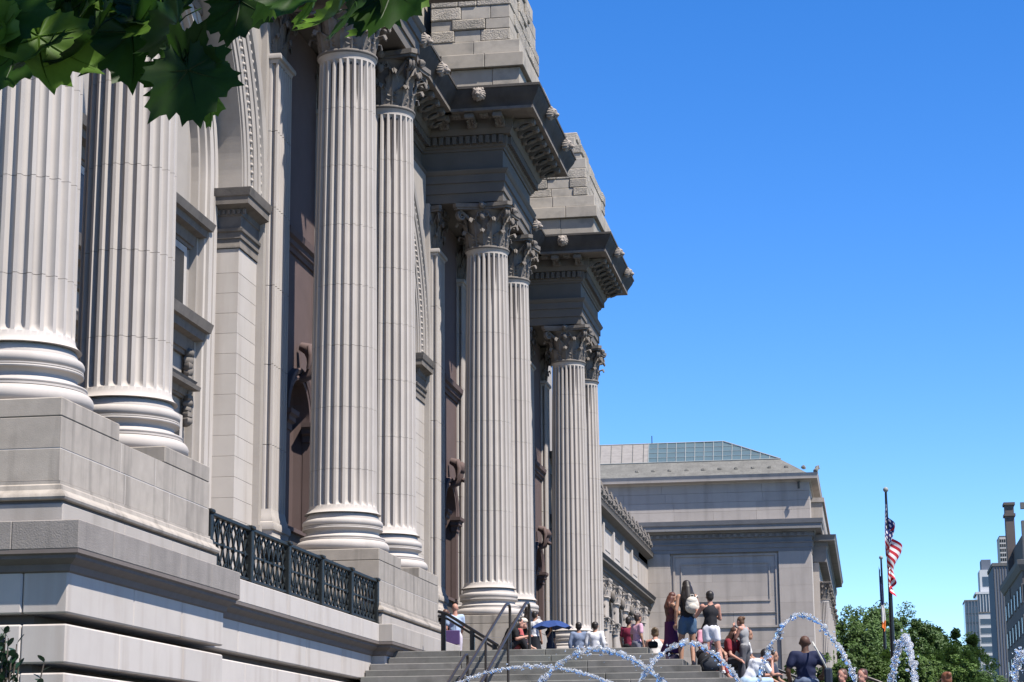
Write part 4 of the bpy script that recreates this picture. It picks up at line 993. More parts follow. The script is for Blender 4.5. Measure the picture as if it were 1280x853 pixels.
def pose(kind, seat=.42, lean=0.0, spread=.0, twist=0):
    """joints in the figure's own frame: x right, y ahead, z up, 1.70 m tall"""
    J = {}
    if kind == 'stand':
        J = dict(pel=V((0, 0, .93)), che=V((0, lean * .3, 1.27)), neck=V((0, lean * .45 + .0, 1.455)), head=V((0, lean * .55 + .02, 1.595)),
                 hl=V((-.085, 0, .90)), hr=V((.085, 0, .90)), kl=V((-.10 - spread * .5, .03, .49)), kr=V((.10 + spread * .5, .03, .49)), al=V((-.105 - spread, -.03, .08)), ar=V((.105 + spread, -.03, .08)))
    else:                                       # seated; seat = seat height, feet lower
        J = dict(pel=V((0, 0, seat + .10)), che=V((0, .05 + lean * .5, seat + .44 - lean * .15)), neck=V((0, .08 + lean * .85, seat + .62 - lean * .3)), head=V((0, .12 + lean * 1.05, seat + .755 - lean * .35)),
                 hl=V((-.09, .02, seat + .09)), hr=V((.09, .02, seat + .09)), kl=V((-.13 - spread, .44, seat + .12)), kr=V((.13 + spread, .44, seat + .12)), al=V((-.13 - spread, .47, seat - .33)), ar=V((.13 + spread, .47, seat - .33)))
    n = J['neck']; f = .5 if kind != 'stand' else 0
    J['sl'] = n + V((-.165, -.01, -.06)); J['sr'] = n + V((.165, -.01, -.06))
    J['el'] = J['sl'] + V((-.06, -.02 + f * .2, -.28)); J['er'] = J['sr'] + V((.06, -.02 + f * .2, -.28))
    J['wl'] = J['el'] + V((.01, .07 + f * .3, -.24 + f * .25)); J['wr'] = J['er'] + V((-.01, .07 + f * .3, -.24 + f * .25))
    return J
def person(label, loc, face, J, skin='m', top=(.5, .5, .5), sleeve='short', bottom=None, leg='long', hair=(.02, .015, .012), hairlen='short', shoes=(.03, .03, .03),
           s=1.0, wide=1.0, group=None, hat=None, skirt=None):
    """face: heading angle in degrees, 0 = looking north (away), 90 = west (left), -90 = east, 180 = towards the camera"""
    t = thing('person', label, 'person', loc, group or 'visitors on the museum steps', rz=math.radians(face)); t.scale = (s * wide, s * wide, s)
    sk = flat(SK[skin], .55); B = []
    pel, che, neck, head = J['pel'], J['che'], J['neck'], J['head']; W = 1.0
    up = (neck - pel).normalized()
    B += [(pel, (.145, .105, .13)), (pel.lerp(che, .5), (.125, .09, .14)), (che, (.155, .105, .17)), (pel, .10, che, .10), (che + up * .06, .09, neck - up * .03, .06)]
    hd = (head - neck)
    B += [(neck - up * .03, .056, neck + hd * .55, .052)]
    B += [(head + V((0, .0, .025)), (.076, .094, .10)), (head + V((0, .03, -.055)), (.056, .062, .062)), (head + V((0, .095, -.02)), (.014, .022, .022)), (head + V((0, .085, -.058)), (.026, .016, .010)), (head + V((-.078, .0, -.01)), (.012, .018, .030)), (head + V((.078, .0, -.01)), (.012, .018, .030)), (head + V((0, .07, -.092)), (.026, .024, .018))]
    for a in 'lr':
        S_, E_, Wr = J['s' + a], J['e' + a], J['w' + a]; sg = -1 if a == 'l' else 1
        B += [(che + V((sg * .08, 0, .10)), .075, S_, .056), (S_, .052, E_, .038), (E_, .039, Wr, .027)]
        d = (Wr - E_).normalized(); pl = Wr + d * .085; side = d.cross(V((0, 1, 0)) if abs(d.y) < .8 else V((0, 0, 1))).normalized(); nn = d.cross(side)
        B += [(Wr, .026, Wr + d * .03, .030), (Wr + d * .05, (.036, .036, .036)), (Wr + d * .03 - side * .012, .020, pl - side * .012, .019), (Wr + d * .03 + side * .014, .020, pl + side * .014, .019)]
        for k, (o, L) in enumerate(((-.030, .058), (-.010, .072), (.010, .066), (.029, .050))):
            a0 = pl + side * o; a1 = a0 + d * L * .55 + nn * .006; B += [(a0, .0098, a1, .009), (a1, .009, a1 + d * L * .4 + nn * .022, .0075)]
        th = Wr + d * .035 - side * .03; B += [(th, .0125, th + d * .03 - side * .022, .011), (th + d * .03 - side * .022, .0105, th + d * .062 - side * .026, .0085)]
        H, K, A = J['h' + a], J['k' + a], J['a' + a]
        B += [(H, .088, K, .058), (K, .054, K.lerp(A, .35), .056), (K.lerp(A, .35), .056, A, .036), (A + V((0, -.02, -.03)), .036, A + V((0, .13, -.048)), .028)]
    capsules(B, 'body', sk, t, .0145)
    # eyes, brows
    e = MB()
    for sx in (-1, 1): e.ball(head + V((sx * .031, .086, .012)), (.010, .007, .006), 7, 5)
    e.build('eyes', flat((.03, .02, .015)), t, smooth=60)
    tm = flat(top); g = .014; T = [(pel + up * .03, (.150 + g, .108 + g, .10)), (pel.lerp(che, .5), (.132 + g, .096 + g, .14)), (che, (.162 + g, .112 + g, .165)), (pel + up * .06, .115, che, .115)]
    for a in 'lr':
        S_, E_, Wr = J['s' + a], J['e' + a], J['w' + a]; sg = -1 if a == 'l' else 1
        if sleeve == 'none': T += [(che + V((sg * .07, 0, .09)), .085, S_ + V((-sg * .05, 0, .005)), .058)]
        else:
            T += [(che + V((sg * .08, 0, .09)), .09, S_, .070)]
            if sleeve == 'short': T += [(S_, .068, S_.lerp(E_, .62), .064)]
            else: T += [(S_, .066, E_, .053), (E_, .053, E_.lerp(Wr, .9), .043)]
    T += [(neck - up * .055, (.085, .07, .035))]
    tp = capsules(T, 'shirt', tm, t, .021, 2)
    if bottom:
        bm_ = flat(bottom); Q = [(pel, (.160 + g, .118 + g, .125)), (pel - up * .04, (.158, .115, .10))]
        for a in 'lr':
            H, K, A = J['h' + a], J['k' + a], J['a' + a]
            if leg == 'long': Q += [(H, .104, K, .074), (K, .074, A + V((0, 0, .01)), .058)]
            elif leg == 'short': Q += [(H, .106, H.lerp(K, .45), .094)]
            else: Q += [(H, .105, K, .084)]
        capsules(Q, 'trousers' if leg == 'long' else 'shorts', bm_, t, .021, 2)
    if skirt:
        sm_ = flat(skirt); pr = []; mb = MB(); kn = (J['kl'] + J['kr']) / 2; an = (J['al'] + J['ar']) / 2; vs = []; n = 40; L = 9
        for j in range(L + 1):
            tt = j / L; c = pel.lerp(kn, tt * 2) if tt < .5 else kn.lerp(an + V((0, 0, .12)), tt * 2 - 1); rr = .165 + .13 * tt
            for k in range(n): a = 2 * PI * k / n; q = rr * (1 + .10 * tt * math.sin(8 * a + 2 * tt)); vs.append((c.x + q * math.cos(a), c.y + q * .82 * math.sin(a), c.z + (.05 if j == 0 else 0)))
        mb.add(vs, [(j * n + k, j * n + (k + 1) % n, (j + 1) * n + (k + 1) % n, (j + 1) * n + k) for j in range(L) for k in range(n)] + [tuple(range(n))]); mb.build('skirt', sm_, t, smooth=60)
    if shoes:
        F = MB()
        for a in 'lr':
            A = J['a' + a]; st = len(F.v); F.ball(A + V((0, .045, -.05)), (.048, .135, .036), 12, 6); F.box(A.x - .045, A.x + .045, A.y - .075, A.y + .165, A.z - .085, A.z - .062, .008)
        F.build('shoes', flat(shoes, .5), t, smooth=50)
    if hair:
        hm = mat('hair_%d' % len(bpy.data.materials), hair, rough=.5, var=.25, scale=40, spec=.35); Hh = [(head + V((0, -.018, .045)), (.088, .098, .092)), (head + V((0, -.045, -.005)), (.082, .066, .085))]
        if hairlen == 'long':
            Hh += [(head + V((0, -.07, -.02)), .085, neck + V((0, -.11, -.10)), .095), (neck + V((0, -.10, -.08)), (.15, .06, .17)), (neck + V((-.05, -.11, -.12)), .075, neck + V((-.06, -.11, -.32)), .04), (neck + V((.05, -.11, -.12)), .075, neck + V((.05, -.11, -.30)), .04), (head + V((-.04, -.05, -.03)), .07, neck + V((-.08, -.07, -.05)), .06), (head + V((.04, -.05, -.03)), .07, neck + V((.08, -.07, -.05)), .06)]
        if hairlen == 'bun': Hh += [(head + V((0, -.10, .085)), (.045, .045, .045))]
        if hairlen == 'pony': Hh += [(head + V((0, -.11, .03)), .035, neck + V((0, -.13, -.08)), .03), (neck + V((0, -.13, -.08)), .03, neck + V((0, -.12, -.20)), .012)]
        capsules(Hh, 'hair', hm, t, .014, 1)
    if hat:
        c = head + V((0, -.005, .07)); mb = MB().ball(c, (.095, .108, .075), 16, 9); mb.ball(c + V((0, .12, -.02)), (.075, .075, .012), 12, 5); mb.build('cap', flat(hat), t, smooth=50)
    return t
def ground_z(x, y):
    """height of the stair surface at (x, y)"""
    k = 0
    while k < 31 and (y < YS - k * TS or x > -4.52 + k * TE): k += 1
    return max(.12, LAND - k * RI)
def spot(u, v, y, s=1.0, h=1.695):
    """stand a person of height h*s with the top of the head at (u, v), y metres away"""
    p = at(u, v, y=y); return p

# --- two friends and companion in front of the group on the corner of the stairs
def stand(label, u, y, face, J=None, z=None, **k):
    p = at(u, 800, y=y); z = ground_z(p.x, y) if z is None else z; J = J or pose('stand'); return person(label, (p.x, y, z), face, J, **k)
def top_at(u, vtop, y): return at(u, vtop, y=y).z
def fit(u, vtop, y, x=None):
    p = at(u, vtop, y=y); return (p.z - ground_z(p.x, y)) / 1.70

J = pose('stand', lean=.02); J['al'] = V((-.13, .06, .08)); J['kl'] = V((-.12, .10, .50)); J['ar'] = V((.06, -.16, .08)); J['er'] = J['sr'] + V((.10, .10, -.24)); J['wr'] = J['er'] + V((-.04, .22, .04)); J['el'] = J['sl'] + V((-.07, -.04, -.27)); J['wl'] = J['el'] + V((.0, .05, -.25))
t = stand('woman with long black hair, ivory backpack and denim shorts standing on the steps', 860, 43.22, 18, J, skin='m', top=(.02, .02, .022), sleeve='none', bottom=(.07, .13, .22), leg='short', hairlen='long', s=fit(860, 727, 43.22), group='women standing at the stair corner')
bpk = thing('backpack', 'small ivory leather backpack on the long-haired woman\'s back', 'backpack', (0, 0, 0))
mb = MB(); st = len(mb.v)
for (cx, cz, rx, rz) in ((0, 0, .14, .17), (0, -.06, .15, .12), (0, .08, .12, .09)): mb.ball((cx, 0, cz), (rx, .085, rz), 14, 9)
bb = mb.build('bag', flat((.62, .58, .50), .5), bpk, smooth=60)
MB().ball((0, -.085, -.05), (.095, .035, .075), 12, 7).build('front_pocket', flat((.60, .56, .48), .5), bpk, smooth=60)
MB().tube([(-.03, 0, .16), (-.03, 0, .21), (.03, 0, .21), (.03, 0, .16)], .010, 6).build('handle', flat((.60, .56, .48), .5), bpk)
for sx in (-1, 1): MB().tube([(sx * .07, .06, .14), (sx * .12, .16, .20), (sx * .14, .27, .12), (sx * .15, .26, -.04), (sx * .13, .10, -.14)], .013, 6).build('strap', flat((.58, .54, .47), .5), bpk)
Mx = Matrix.Translation(t.location) @ Matrix.Rotation(math.radians(18), 4, 'Z') @ Matrix.Translation((.06, -.20, 1.22 * fit(860, 727, 43.22)))
bpk.location = Mx.to_translation(); bpk.rotation_euler.z = math.radians(10)
J = pose('stand', lean=.05); J['al'] = V((-.16, .05, .08)); J['ar'] = V((.22, -.12, .08)); J['kr'] = V((.15, 0, .49)); J['el'] = J['sl'] + V((-.13, .10, -.20)); J['wl'] = J['el'] + V((.06, .20, .12)); J['er'] = J['sr'] + V((.05, .08, -.26)); J['wr'] = J['er'] + V((-.12, .20, .10))
stand('dark-haired woman in sleeveless black top and white shorts standing with legs apart', 889, 42.64, 12, J, skin='r', top=(.016, .016, .02), sleeve='none', bottom=(.70, .70, .74), leg='short', hairlen='short', s=fit(889, 740, 42.64), shoes=(.7, .7, .7), group='women standing at the stair corner')
J = pose('stand', lean=.12); J['er'] = J['sr'] + V((.05, .12, -.22)); J['wr'] = J['er'] + V((-.08, .18, .12)); J['el'] = J['sl'] + V((-.03, .10, -.25)); J['wl'] = J['el'] + V((.10, .18, .06))
stand('woman with long auburn hair and plum skirt beside the backpack wearer', 838, 43.60, -70, J, skin='m', top=(.16, .05, .05), sleeve='none', skirt=(.10, .018, .075), hair=(.10, .035, .022), hairlen='long', s=fit(845, 743, 43.90), group='women standing at the stair corner')
J = pose('stand', lean=.10); J['head'] += V((0, .04, -.02)); J['el'] = J['sl'] + V((-.03, .10, -.24)); J['wl'] = V((-.03, .27, 1.44)); J['er'] = J['sr'] + V((.03, .12, -.24)); J['wr'] = V((.03, .27, 1.42))
stand('woman with hair bun in grey tank top eating with both hands', 931, 44.77, 62, J, skin='r', top=(.30, .30, .30), sleeve='none', bottom=(.10, .10, .11), hair=(.14, .075, .04), hairlen='bun', s=fit(931, 768, 44.77) * .97)
# --- big man seen from behind
J = pose('stand'); J['el'] = J['sl'] + V((-.09, -.03, -.29)); J['er'] = J['sr'] + V((.11, .0, -.24)); J['wr'] = J['er'] + V((-.03, .18, -.10)); J['kl'] = V((-.11, .12, .52)); J['al'] = V((-.11, .18, .20))
p = at(1006, 800, y=38.5); sf = fit(1003, 796, 38.5)
mn = person('bald broad man in navy T-shirt with shoulder bag climbing the steps, back to camera', (p.x, 38.5, ground_z(p.x, 38.5)), 4, J, skin='d', top=(.012, .018, .055), bottom=(.14, .18, .26), hair=None, s=sf, wide=1.22)
bg_ = thing('shoulder_bag', 'dark shoulder bag with white striped strap at the bald man\'s right side', 'bag', (p.x + .40, 38.40, mn.location.z + .80))
MB().box(-.07, .07, -.16, .16, -.02, .40, .03).build('bag', flat((.02, .03, .05)), bg_); MB().tube([(-.02, 0, .38), (-.10, -.15, .55), (-.22, -.17, .78), (-.26, -.02, .86)], .018, 6).build('strap', flat((.55, .55, .5)), bg_)
# --- seated man in white
J = pose('sit', .34, lean=.30, spread=.03); J['head'] += V((0, .02, -.02)); J['er'] = J['sr'] + V((.03, .16, -.22)); J['wr'] = J['head'] + V((.05, .10, -.12)); J['el'] = J['sl'] + V((-.03, .16, -.22)); J['wl'] = J['el'] + V((.06, .22, .02))
p = at(932, 850, y=41.28)
person('black-haired man in white T-shirt and light blue shorts sitting bent over on the steps', (p.x, 41.28, top_at(938, 808, 41.28) - 1.14), -62, J, skin='r', top=(.72, .74, .78), bottom=(.38, .52, .66), leg='knee', hair=(.012, .01, .01), shoes=(.6, .6, .6))
# --- landing, left to right
J = pose('stand'); J['er'] = J['sr'] + V((.04, .06, -.27)); J['wr'] = J['er'] + V((-.02, .16, -.12))
stand('grey-haired sunburnt man in pale blue shirt and white trousers by the pedestal', 569, 53.0, 20, J, skin='r', top=(.40, .50, .66), bottom=(.62, .56, .62), hair=None, s=fit(569, 755.5, 53), z=LAND, group='visitors on the landing')
tb = thing('tote_bag', 'flat purple shopping bag hanging from the pale blue shirted man\'s hand', 'bag', (at(566, 800, y=52.7).x, 52.7, top_at(566, 806, 52.7)))
MB().box(-.18, .18, -.04, .04, 0, .36, .012).build('bag', flat((.10, .06, .17)), tb); MB().tube([(-.08, 0, .35), (-.07, 0, .52), (.07, 0, .52), (.08, 0, .35)], .008, 5).build('handle', flat((.10, .06, .17)), tb)
stand('brown-haired woman in black and white standing at the far end of the pedestal', 555, 53.8, -40, pose('stand', lean=.1), skin='m', top=(.05, .05, .05), bottom=(.5, .5, .48), hair=(.10, .05, .03), s=fit(555, 763, 53.8), z=LAND, group='visitors on the landing')
J = pose('sit', .14, lean=.22); J['al'] = V((-.12, .60, .06)); J['ar'] = V((.12, .60, .06)); J['kl'] = V((-.13, .38, .48)); J['kr'] = V((.13, .38, .48)); J['wr'] = V((.14, .52, .52)); J['er'] = V((.22, .26, .46)); J['wl'] = V((-.12, .52, .52)); J['el'] = V((-.22, .26, .46))
p = at(629, 800, y=45.16)
person('woman in black with long dark hair crouching on the landing behind the pipe handrails', (p.x, 45.16, top_at(631, 770, 45.16) - .97), -72, J, skin='r', top=(.012, .012, .014), bottom=(.015, .015, .018), hairlen='long', group='visitors on the landing', s=1.0)
p = at(640, 800, y=45.54); J2 = pose('sit', .10, lean=.15); J2['al'] = V((-.12, .55, .06)); J2['ar'] = V((.12, .55, .06)); J2['kl'] = V((-.1, .33, .40)); J2['kr'] = V((.1, .33, .40))
person('child with cream cap and red clothes sitting before the woman in black', (p.x, 45.54, top_at(634, 775, 45.54) - .83), -80, J2, skin='l', top=(.45, .10, .10), bottom=(.50, .12, .12), leg='short', hair=(.1, .06, .03), hat=(.66, .60, .50), group='visitors on the landing', s=.92)
J = pose('stand', lean=.05)
stand('person in white shirt and long black skirt standing behind the tall pipe handrail', 668, 51.5, -30, J, skin='m', top=(.75, .75, .75), skirt=(.012, .014, .02), hair=(.02, .015, .012), s=fit(668, 765, 51.5), z=LAND, group='visitors on the landing')
stand('dark-haired person in black standing just left of the tall pipe handrail top', 660, 52.4, 30, pose('stand'), skin='m', top=(.015, .015, .015), bottom=(.015, .015, .02), sleeve='long', hairlen='long', s=fit(659, 760, 52.4), z=LAND, group='visitors on the landing')
J = pose('stand'); J['er'] = J['sr'] + V((.04, .14, -.18)); J['wr'] = V((.12, .22, 1.42))
q = stand('woman in dark blue dress holding the blue umbrella', 688, 50.5, -140, J, skin='m', top=(.012, .016, .04), skirt=(.012, .016, .04), s=fit(688, 781, 50.5), z=LAND, hairlen='long', group='visitors on the landing')
c = at(690, 776, y=50.3); um = thing('umbrella', 'open royal blue umbrella above the landing', 'umbrella', (c.x, 50.3, c.z - .02))
n = 8; vs = [(0, 0, .02)]; fs = []
for j in (1, 2, 3, 4):
    for k in range(16):
        a = PI * k / 8; rr = .52 * j / 4 * (1 if k % 2 == 0 else .95); vs.append((rr * math.cos(a), rr * math.sin(a), .02 - .20 * (j / 4) ** 2 - (0 if k % 2 == 0 else -.012 * j)))
for k in range(16): fs.append((0, 1 + k, 1 + (k + 1) % 16))
for j in range(3):
    for k in range(16): fs.append((1 + j * 16 + k, 1 + (j + 1) * 16 + k, 1 + (j + 1) * 16 + (k + 1) % 16, 1 + j * 16 + (k + 1) % 16))
MB().add(vs, fs).build('canopy', flat((.022, .055, .19)), um, smooth=20)
for k in range(8): MB().tube([(0, 0, .01), (.26 * math.cos(PI * k / 4), .26 * math.sin(PI * k / 4), -.045), (.52 * math.cos(PI * k / 4), .52 * math.sin(PI * k / 4), -.19)], .004, 4).build('rib', M['blackmetal'], um)
MB().tube([(0, 0, .08), (0, 0, -.62)], .008, 6).build('shaft', M['blackmetal'], um)
stand('dark-haired man in grey-blue shirt seen from behind on the landing', 723.5, 58.5, 6, pose('stand'), skin='m', top=(.20, .25, .36), sleeve='long', bottom=(.05, .05, .07), s=fit(723.5, 779, 58.5), z=LAND, wide=1.1, group='visitors on the landing')
stand('dark-haired man in white shirt right of the grey-blue shirted man', 744, 58.0, -8, pose('stand'), skin='m', top=(.75, .76, .80), sleeve='long', bottom=(.05, .05, .07), s=fit(744, 778.5, 58), z=LAND, wide=1.15, group='visitors on the landing')
stand('person in maroon top half hidden behind the pink-shirted woman', 786, 57.5, -20, pose('stand'), skin='m', top=(.20, .02, .05), bottom=(.03, .03, .03), s=fit(787, 772, 57.5), z=LAND, group='visitors on the landing')
stand('brown-haired woman in pink patterned blouse near the arcade', 796, 56.8, -50, pose('stand', lean=.06), skin='m', top=(.60, .36, .46), bottom=(.2, .2, .24), hair=(.04, .025, .02), hairlen='bun', s=fit(796, 768, 56.8), z=LAND, group='visitors on the landing')
J = pose('sit', .25, lean=.1); J['er'] = J['sr'] + V((.16, .05, -.02)); J['wr'] = J['er'] + V((.22, .05, .03))
p = at(820, 800, y=44.77)
person('tanned woman in white top with outstretched arm sitting left of the plum skirt', (p.x, 44.77, top_at(820, 783, 44.77) - 1.11), 10, J, skin='r', top=(.70, .66, .62), sleeve='none', bottom=(.65, .4, .45), hair=(.12, .08, .04), hairlen='bun')
# --- seated on and behind the stair corner
def sitter(label, u, vt, y, face, seat=.34, **k):
    p = at(u, vt, y=y); J = pose('sit', seat, lean=k.pop('lean', .12)); return person(label, (p.x, y, p.z - (seat + .855 - .35 * .12)), face, J, **k)
sitter('dark-haired woman in pink blouse sitting between the two standing women', 879, 775, 43.80, -150, skin='m', top=(.60, .28, .36), bottom=(.05, .05, .06), hairlen='long', group='seated visitors at the stair corner')
sitter('brown-haired person in dark red sitting left of the bun-haired woman', 907, 786, 44.96, -120, skin='r', top=(.22, .02, .03), bottom=(.04, .04, .05), hair=(.09, .045, .03), hairlen='long', group='seated visitors at the stair corner')
sitter('person in white T-shirt sitting right behind the black handrail', 921, 788, 45.35, -100, skin='m', top=(.72, .72, .72), bottom=(.05, .05, .07), hair=(.09, .045, .03), group='seated visitors at the stair corner')
sitter('small dark-haired person sitting low behind the white-shirted bent man', 953, 815, 43.80, -110, skin='m', top=(.05, .06, .09), bottom=(.05, .05, .06), group='seated visitors at the stair corner')
sitter('red-shirted child low behind the legs of the woman in white shorts', 893, 806, 43.51, -60, skin='r', top=(.30, .05, .05), bottom=(.10, .12, .16), s=.85, group='seated visitors at the stair corner')
def walker(label, u, vt, y, face, **k):
    p = at(u, vt, y=y); return person(label, (p.x, y, .12 if p.z - 1.7 < .4 else p.z - 1.7), face, pose('stand'), **k)
for (u, vt, y, lab, hc, tc) in ((1053, 838, 38.5, 'brown-haired head and shoulders low at the picture edge, right of the bald man', (.12, .06, .04), (.5, .2, .15)),
                               (1078, 838, 37.0, 'auburn-haired person low beside the end of the metal handrail', (.10, .04, .03), (.25, .12, .12)),
                               (1183, 842, 36.0, 'reddish-haired person low at the bottom right of the picture', (.20, .075, .035), (.4, .35, .3))):
    p = at(u, vt, y=y); person(lab, (p.x, y, p.z - 1.70), 150 if u < 1100 else 30, pose('stand'), skin='r', top=tc, bottom=(.1, .1, .12), hair=hc, hairlen='bun', group='passers-by at the foot of the steps')

# --- bags on the steps
p = at(838, 823, y=43.36); sb = thing('handbag', 'long dark purple bag lying on the top steps', 'bag', (p.x, 43.33, ground_z(p.x, 43.33)))
MB().box(-.18, .18, -.1, .1, 0, .13, .03).build('bag', flat((.05, .035, .06)), sb); MB().tube([(-.10, 0, .12), (-.06, 0, .18), (.06, 0, .18), (.10, 0, .12)], .01, 6).build('handle', flat((.04, .03, .05)), sb)
p = at(817, 814, y=43.99); sb = thing('handbag', 'small black bag on the landing edge, left of the purple bag', 'bag', (p.x, 43.90, LAND)); MB().box(-.10, .10, -.08, .08, 0, .14, .03).build('bag', flat((.012, .012, .014)), sb); MB().tube([(-.05, 0, .13), (0, 0, .2), (.05, 0, .13)], .01, 6).build('handle', flat((.012, .012, .014)), sb)
p = at(881, 830, y=42.59); bk = thing('backpack', 'black backpack standing on the steps between the women\'s legs', 'backpack', (p.x, 42.59, ground_z(p.x, 42.59)))
MB().ball((0, 0, .2), (.15, .11, .22), 14, 10).box(-.12, .12, -.09, .09, 0, .08, .02).build('bag', flat((.014, .014, .016)), bk, smooth=50); MB().ball((0, -.10, .13), (.10, .04, .09), 10, 7).build('front_pocket', flat((.03, .03, .03)), bk, smooth=50); MB().tube([(-.03, 0, .40), (0, 0, .46), (.03, 0, .40)], .01, 6).build('handle', flat((.014, .014, .016)), bk)
p = at(894, 836, y=42.15); bk = thing('backpack', 'slumped dark backpack one step below the black backpack', 'backpack', (p.x - .1, 42.05, ground_z(p.x - .1, 42.05)))
MB().ball((0, 0, .13), (.19, .12, .15), 14, 10, .2, 4).build('bag', flat((.03, .035, .045)), bk, smooth=50); MB().tube([(-.12, -.08, .05), (-.16, -.12, .18), (0, -.1, .27)], .014, 6).build('strap', flat((.014, .014, .016)), bk)
p = at(945, 826, y=50.5); ur = thing('stone_planter', 'grey square stone planter behind the bent man in white', 'planter', (p.x, 50.5, top_at(945, 812, 50.5) - .62))
MB().lathe([(.02, 0), (.17, 0), (.17, .05), (.13, .08), (.16, .2), (.20, .5), (.24, .53), (.24, .62), (.19, .62), (.18, .5), (.02, .5)], n=4, a0=PI / 4, a1=PI / 4 + 2 * PI).build('pot', M['stone'], ur); MB().box(-.3, .3, -.3, .3, -3, 0).build('pedestal', M['stone'], ur)

# ================================================================== HANDRAILS
def pipe(mb, pts, r_, n=10): mb.tube(pts, r_, n)
def bend(pts, rad=.1, n=5):
    pts = [V(p) for p in pts]; out = [pts[0]]
    for a, b, c in zip(pts[:-2], pts[1:-1], pts[2:]):
        d0 = (a - b).normalized(); d1 = (c - b).normalized(); L = min(rad, (a - b).length * .45, (c - b).length * .45); A = b + d0 * L; C_ = b + d1 * L
        for k in range(n + 1): t_ = k / n; out.append(A * (1 - t_) ** 2 + b * 2 * t_ * (1 - t_) + C_ * t_ ** 2)
    out.append(pts[-1]); return out
for i, (x, lab, ytop) in enumerate(((-7.50, 'bronze pipe handrail running down the south steps, left one of the tall pair', YS + .5), (-7.05, 'bronze pipe handrail running down the south steps, right one of the tall pair', YS + .3))):
    t = thing('stair_handrail', lab, 'handrail', (x, ytop, 0), 'bronze pipe handrails on the steps'); sl_ = RI / TS; hgt = .98
    yb = 33.0; zt = LAND + hgt; zb = LAND + hgt - (YS - yb) * sl_
    pts = bend([(0, .0, LAND), (0, 0, zt), (0, -.45, zt - .02), (0, yb - ytop, zb), (0, yb - ytop - .35, zb - .02), (0, yb - ytop - .35, .12)], .16)
    MB().tube(pts, .031, 12).build('rail', M['pipe'], t, smooth=60)
    for yy in (41.2, 38.8, 36.4, 34.3):
        zz = LAND + hgt - (YS - yy) * sl_; MB().tube([(0, yy - ytop, ground_z(x, yy) - .02), (0, yy - ytop, zz)], .026, 10).build('post', M['pipe'], t, smooth=60)
t = thing('stair_handrail', 'short low bronze pipe handrail left of the tall pair on the south steps', 'handrail', (-7.98, 41.8, 0), 'bronze pipe handrails on the steps')
zt = top_at(604, 818, 41.8)
MB().tube(bend([(0, .0, ground_z(-7.98, 41.8)), (0, 0, zt), (0, -.3, zt - .03), (0, -7.0, zt - 2.45), (0, -7.3, zt - 2.5), (0, -7.3, .12)], .13), .029, 12).build('rail', M['pipe'], t, smooth=60)
for yy in (-2.2, -4.6): MB().tube([(0, yy, ground_z(-7.98, 41.8 + yy) - .02), (0, yy, zt - .03 + (yy + .3) * .361)], .03, 10).build('post', M['pipe'], t, smooth=60)
t = thing('stair_handrail', 'black double-bar handrail sloping down from the second pedestal on the landing', 'handrail', (0, 0, 0))
a = at(553, 766, y=45.6); b = at(622, 807, y=44.4)
for dz, rr in ((0, .034), (-.10, .026)): MB().tube(bend([a + V((-.1, 0, dz + .03)), a + V((.1, 0, dz - .03)), b + V((0, 0, dz))], .1), rr, 10).build('rail', M['blackmetal'], t, smooth=60)
for q in (.02, .55, .95): c = a.lerp(b, q); MB().box(c.x - .05, c.x + .05, c.y - .03, c.y + .03, LAND - .02, c.z).build('post', M['blackmetal'], t)
t = thing('stair_handrail', 'long black handrail sloping down the east steps behind the seated visitors', 'handrail', (0, 0, 0))
yy = 47.0; a = at(868, 796, y=yy); b = at(1012, 853, y=yy); d = (b - a); a2 = a; b2 = a + d * 2.6
for dz, rr in ((0, .034), (-.33, .024)): MB().tube([a2 + V((0, 0, dz)), b2 + V((0, 0, dz))], rr, 10).build('rail', M['blackmetal'], t, smooth=60)
for k in range(9): c = a.lerp(b2, k / 8); MB().tube([(c.x, yy, min(c.z - .3, max(0, LAND - RI * ((c.x + 4.52) / TE) - .3))), (c.x, yy, c.z)], .024, 8).build('post', M['blackmetal'], t)
t = thing('stair_handrail', 'short steel handrail end low beside the auburn-haired person', 'handrail', (0, 0, 0), 'bronze pipe handrails on the steps')
a = at(1078, 845, y=38); b = at(1100, 853, y=38); MB().tube(bend([a + V((0, 0, -1.1)), a, b, b + V((.5, 0, -.25)), b + V((.5, 0, -1.2))], .1), .03, 10).build('rail', M['pipe'], t, smooth=60)

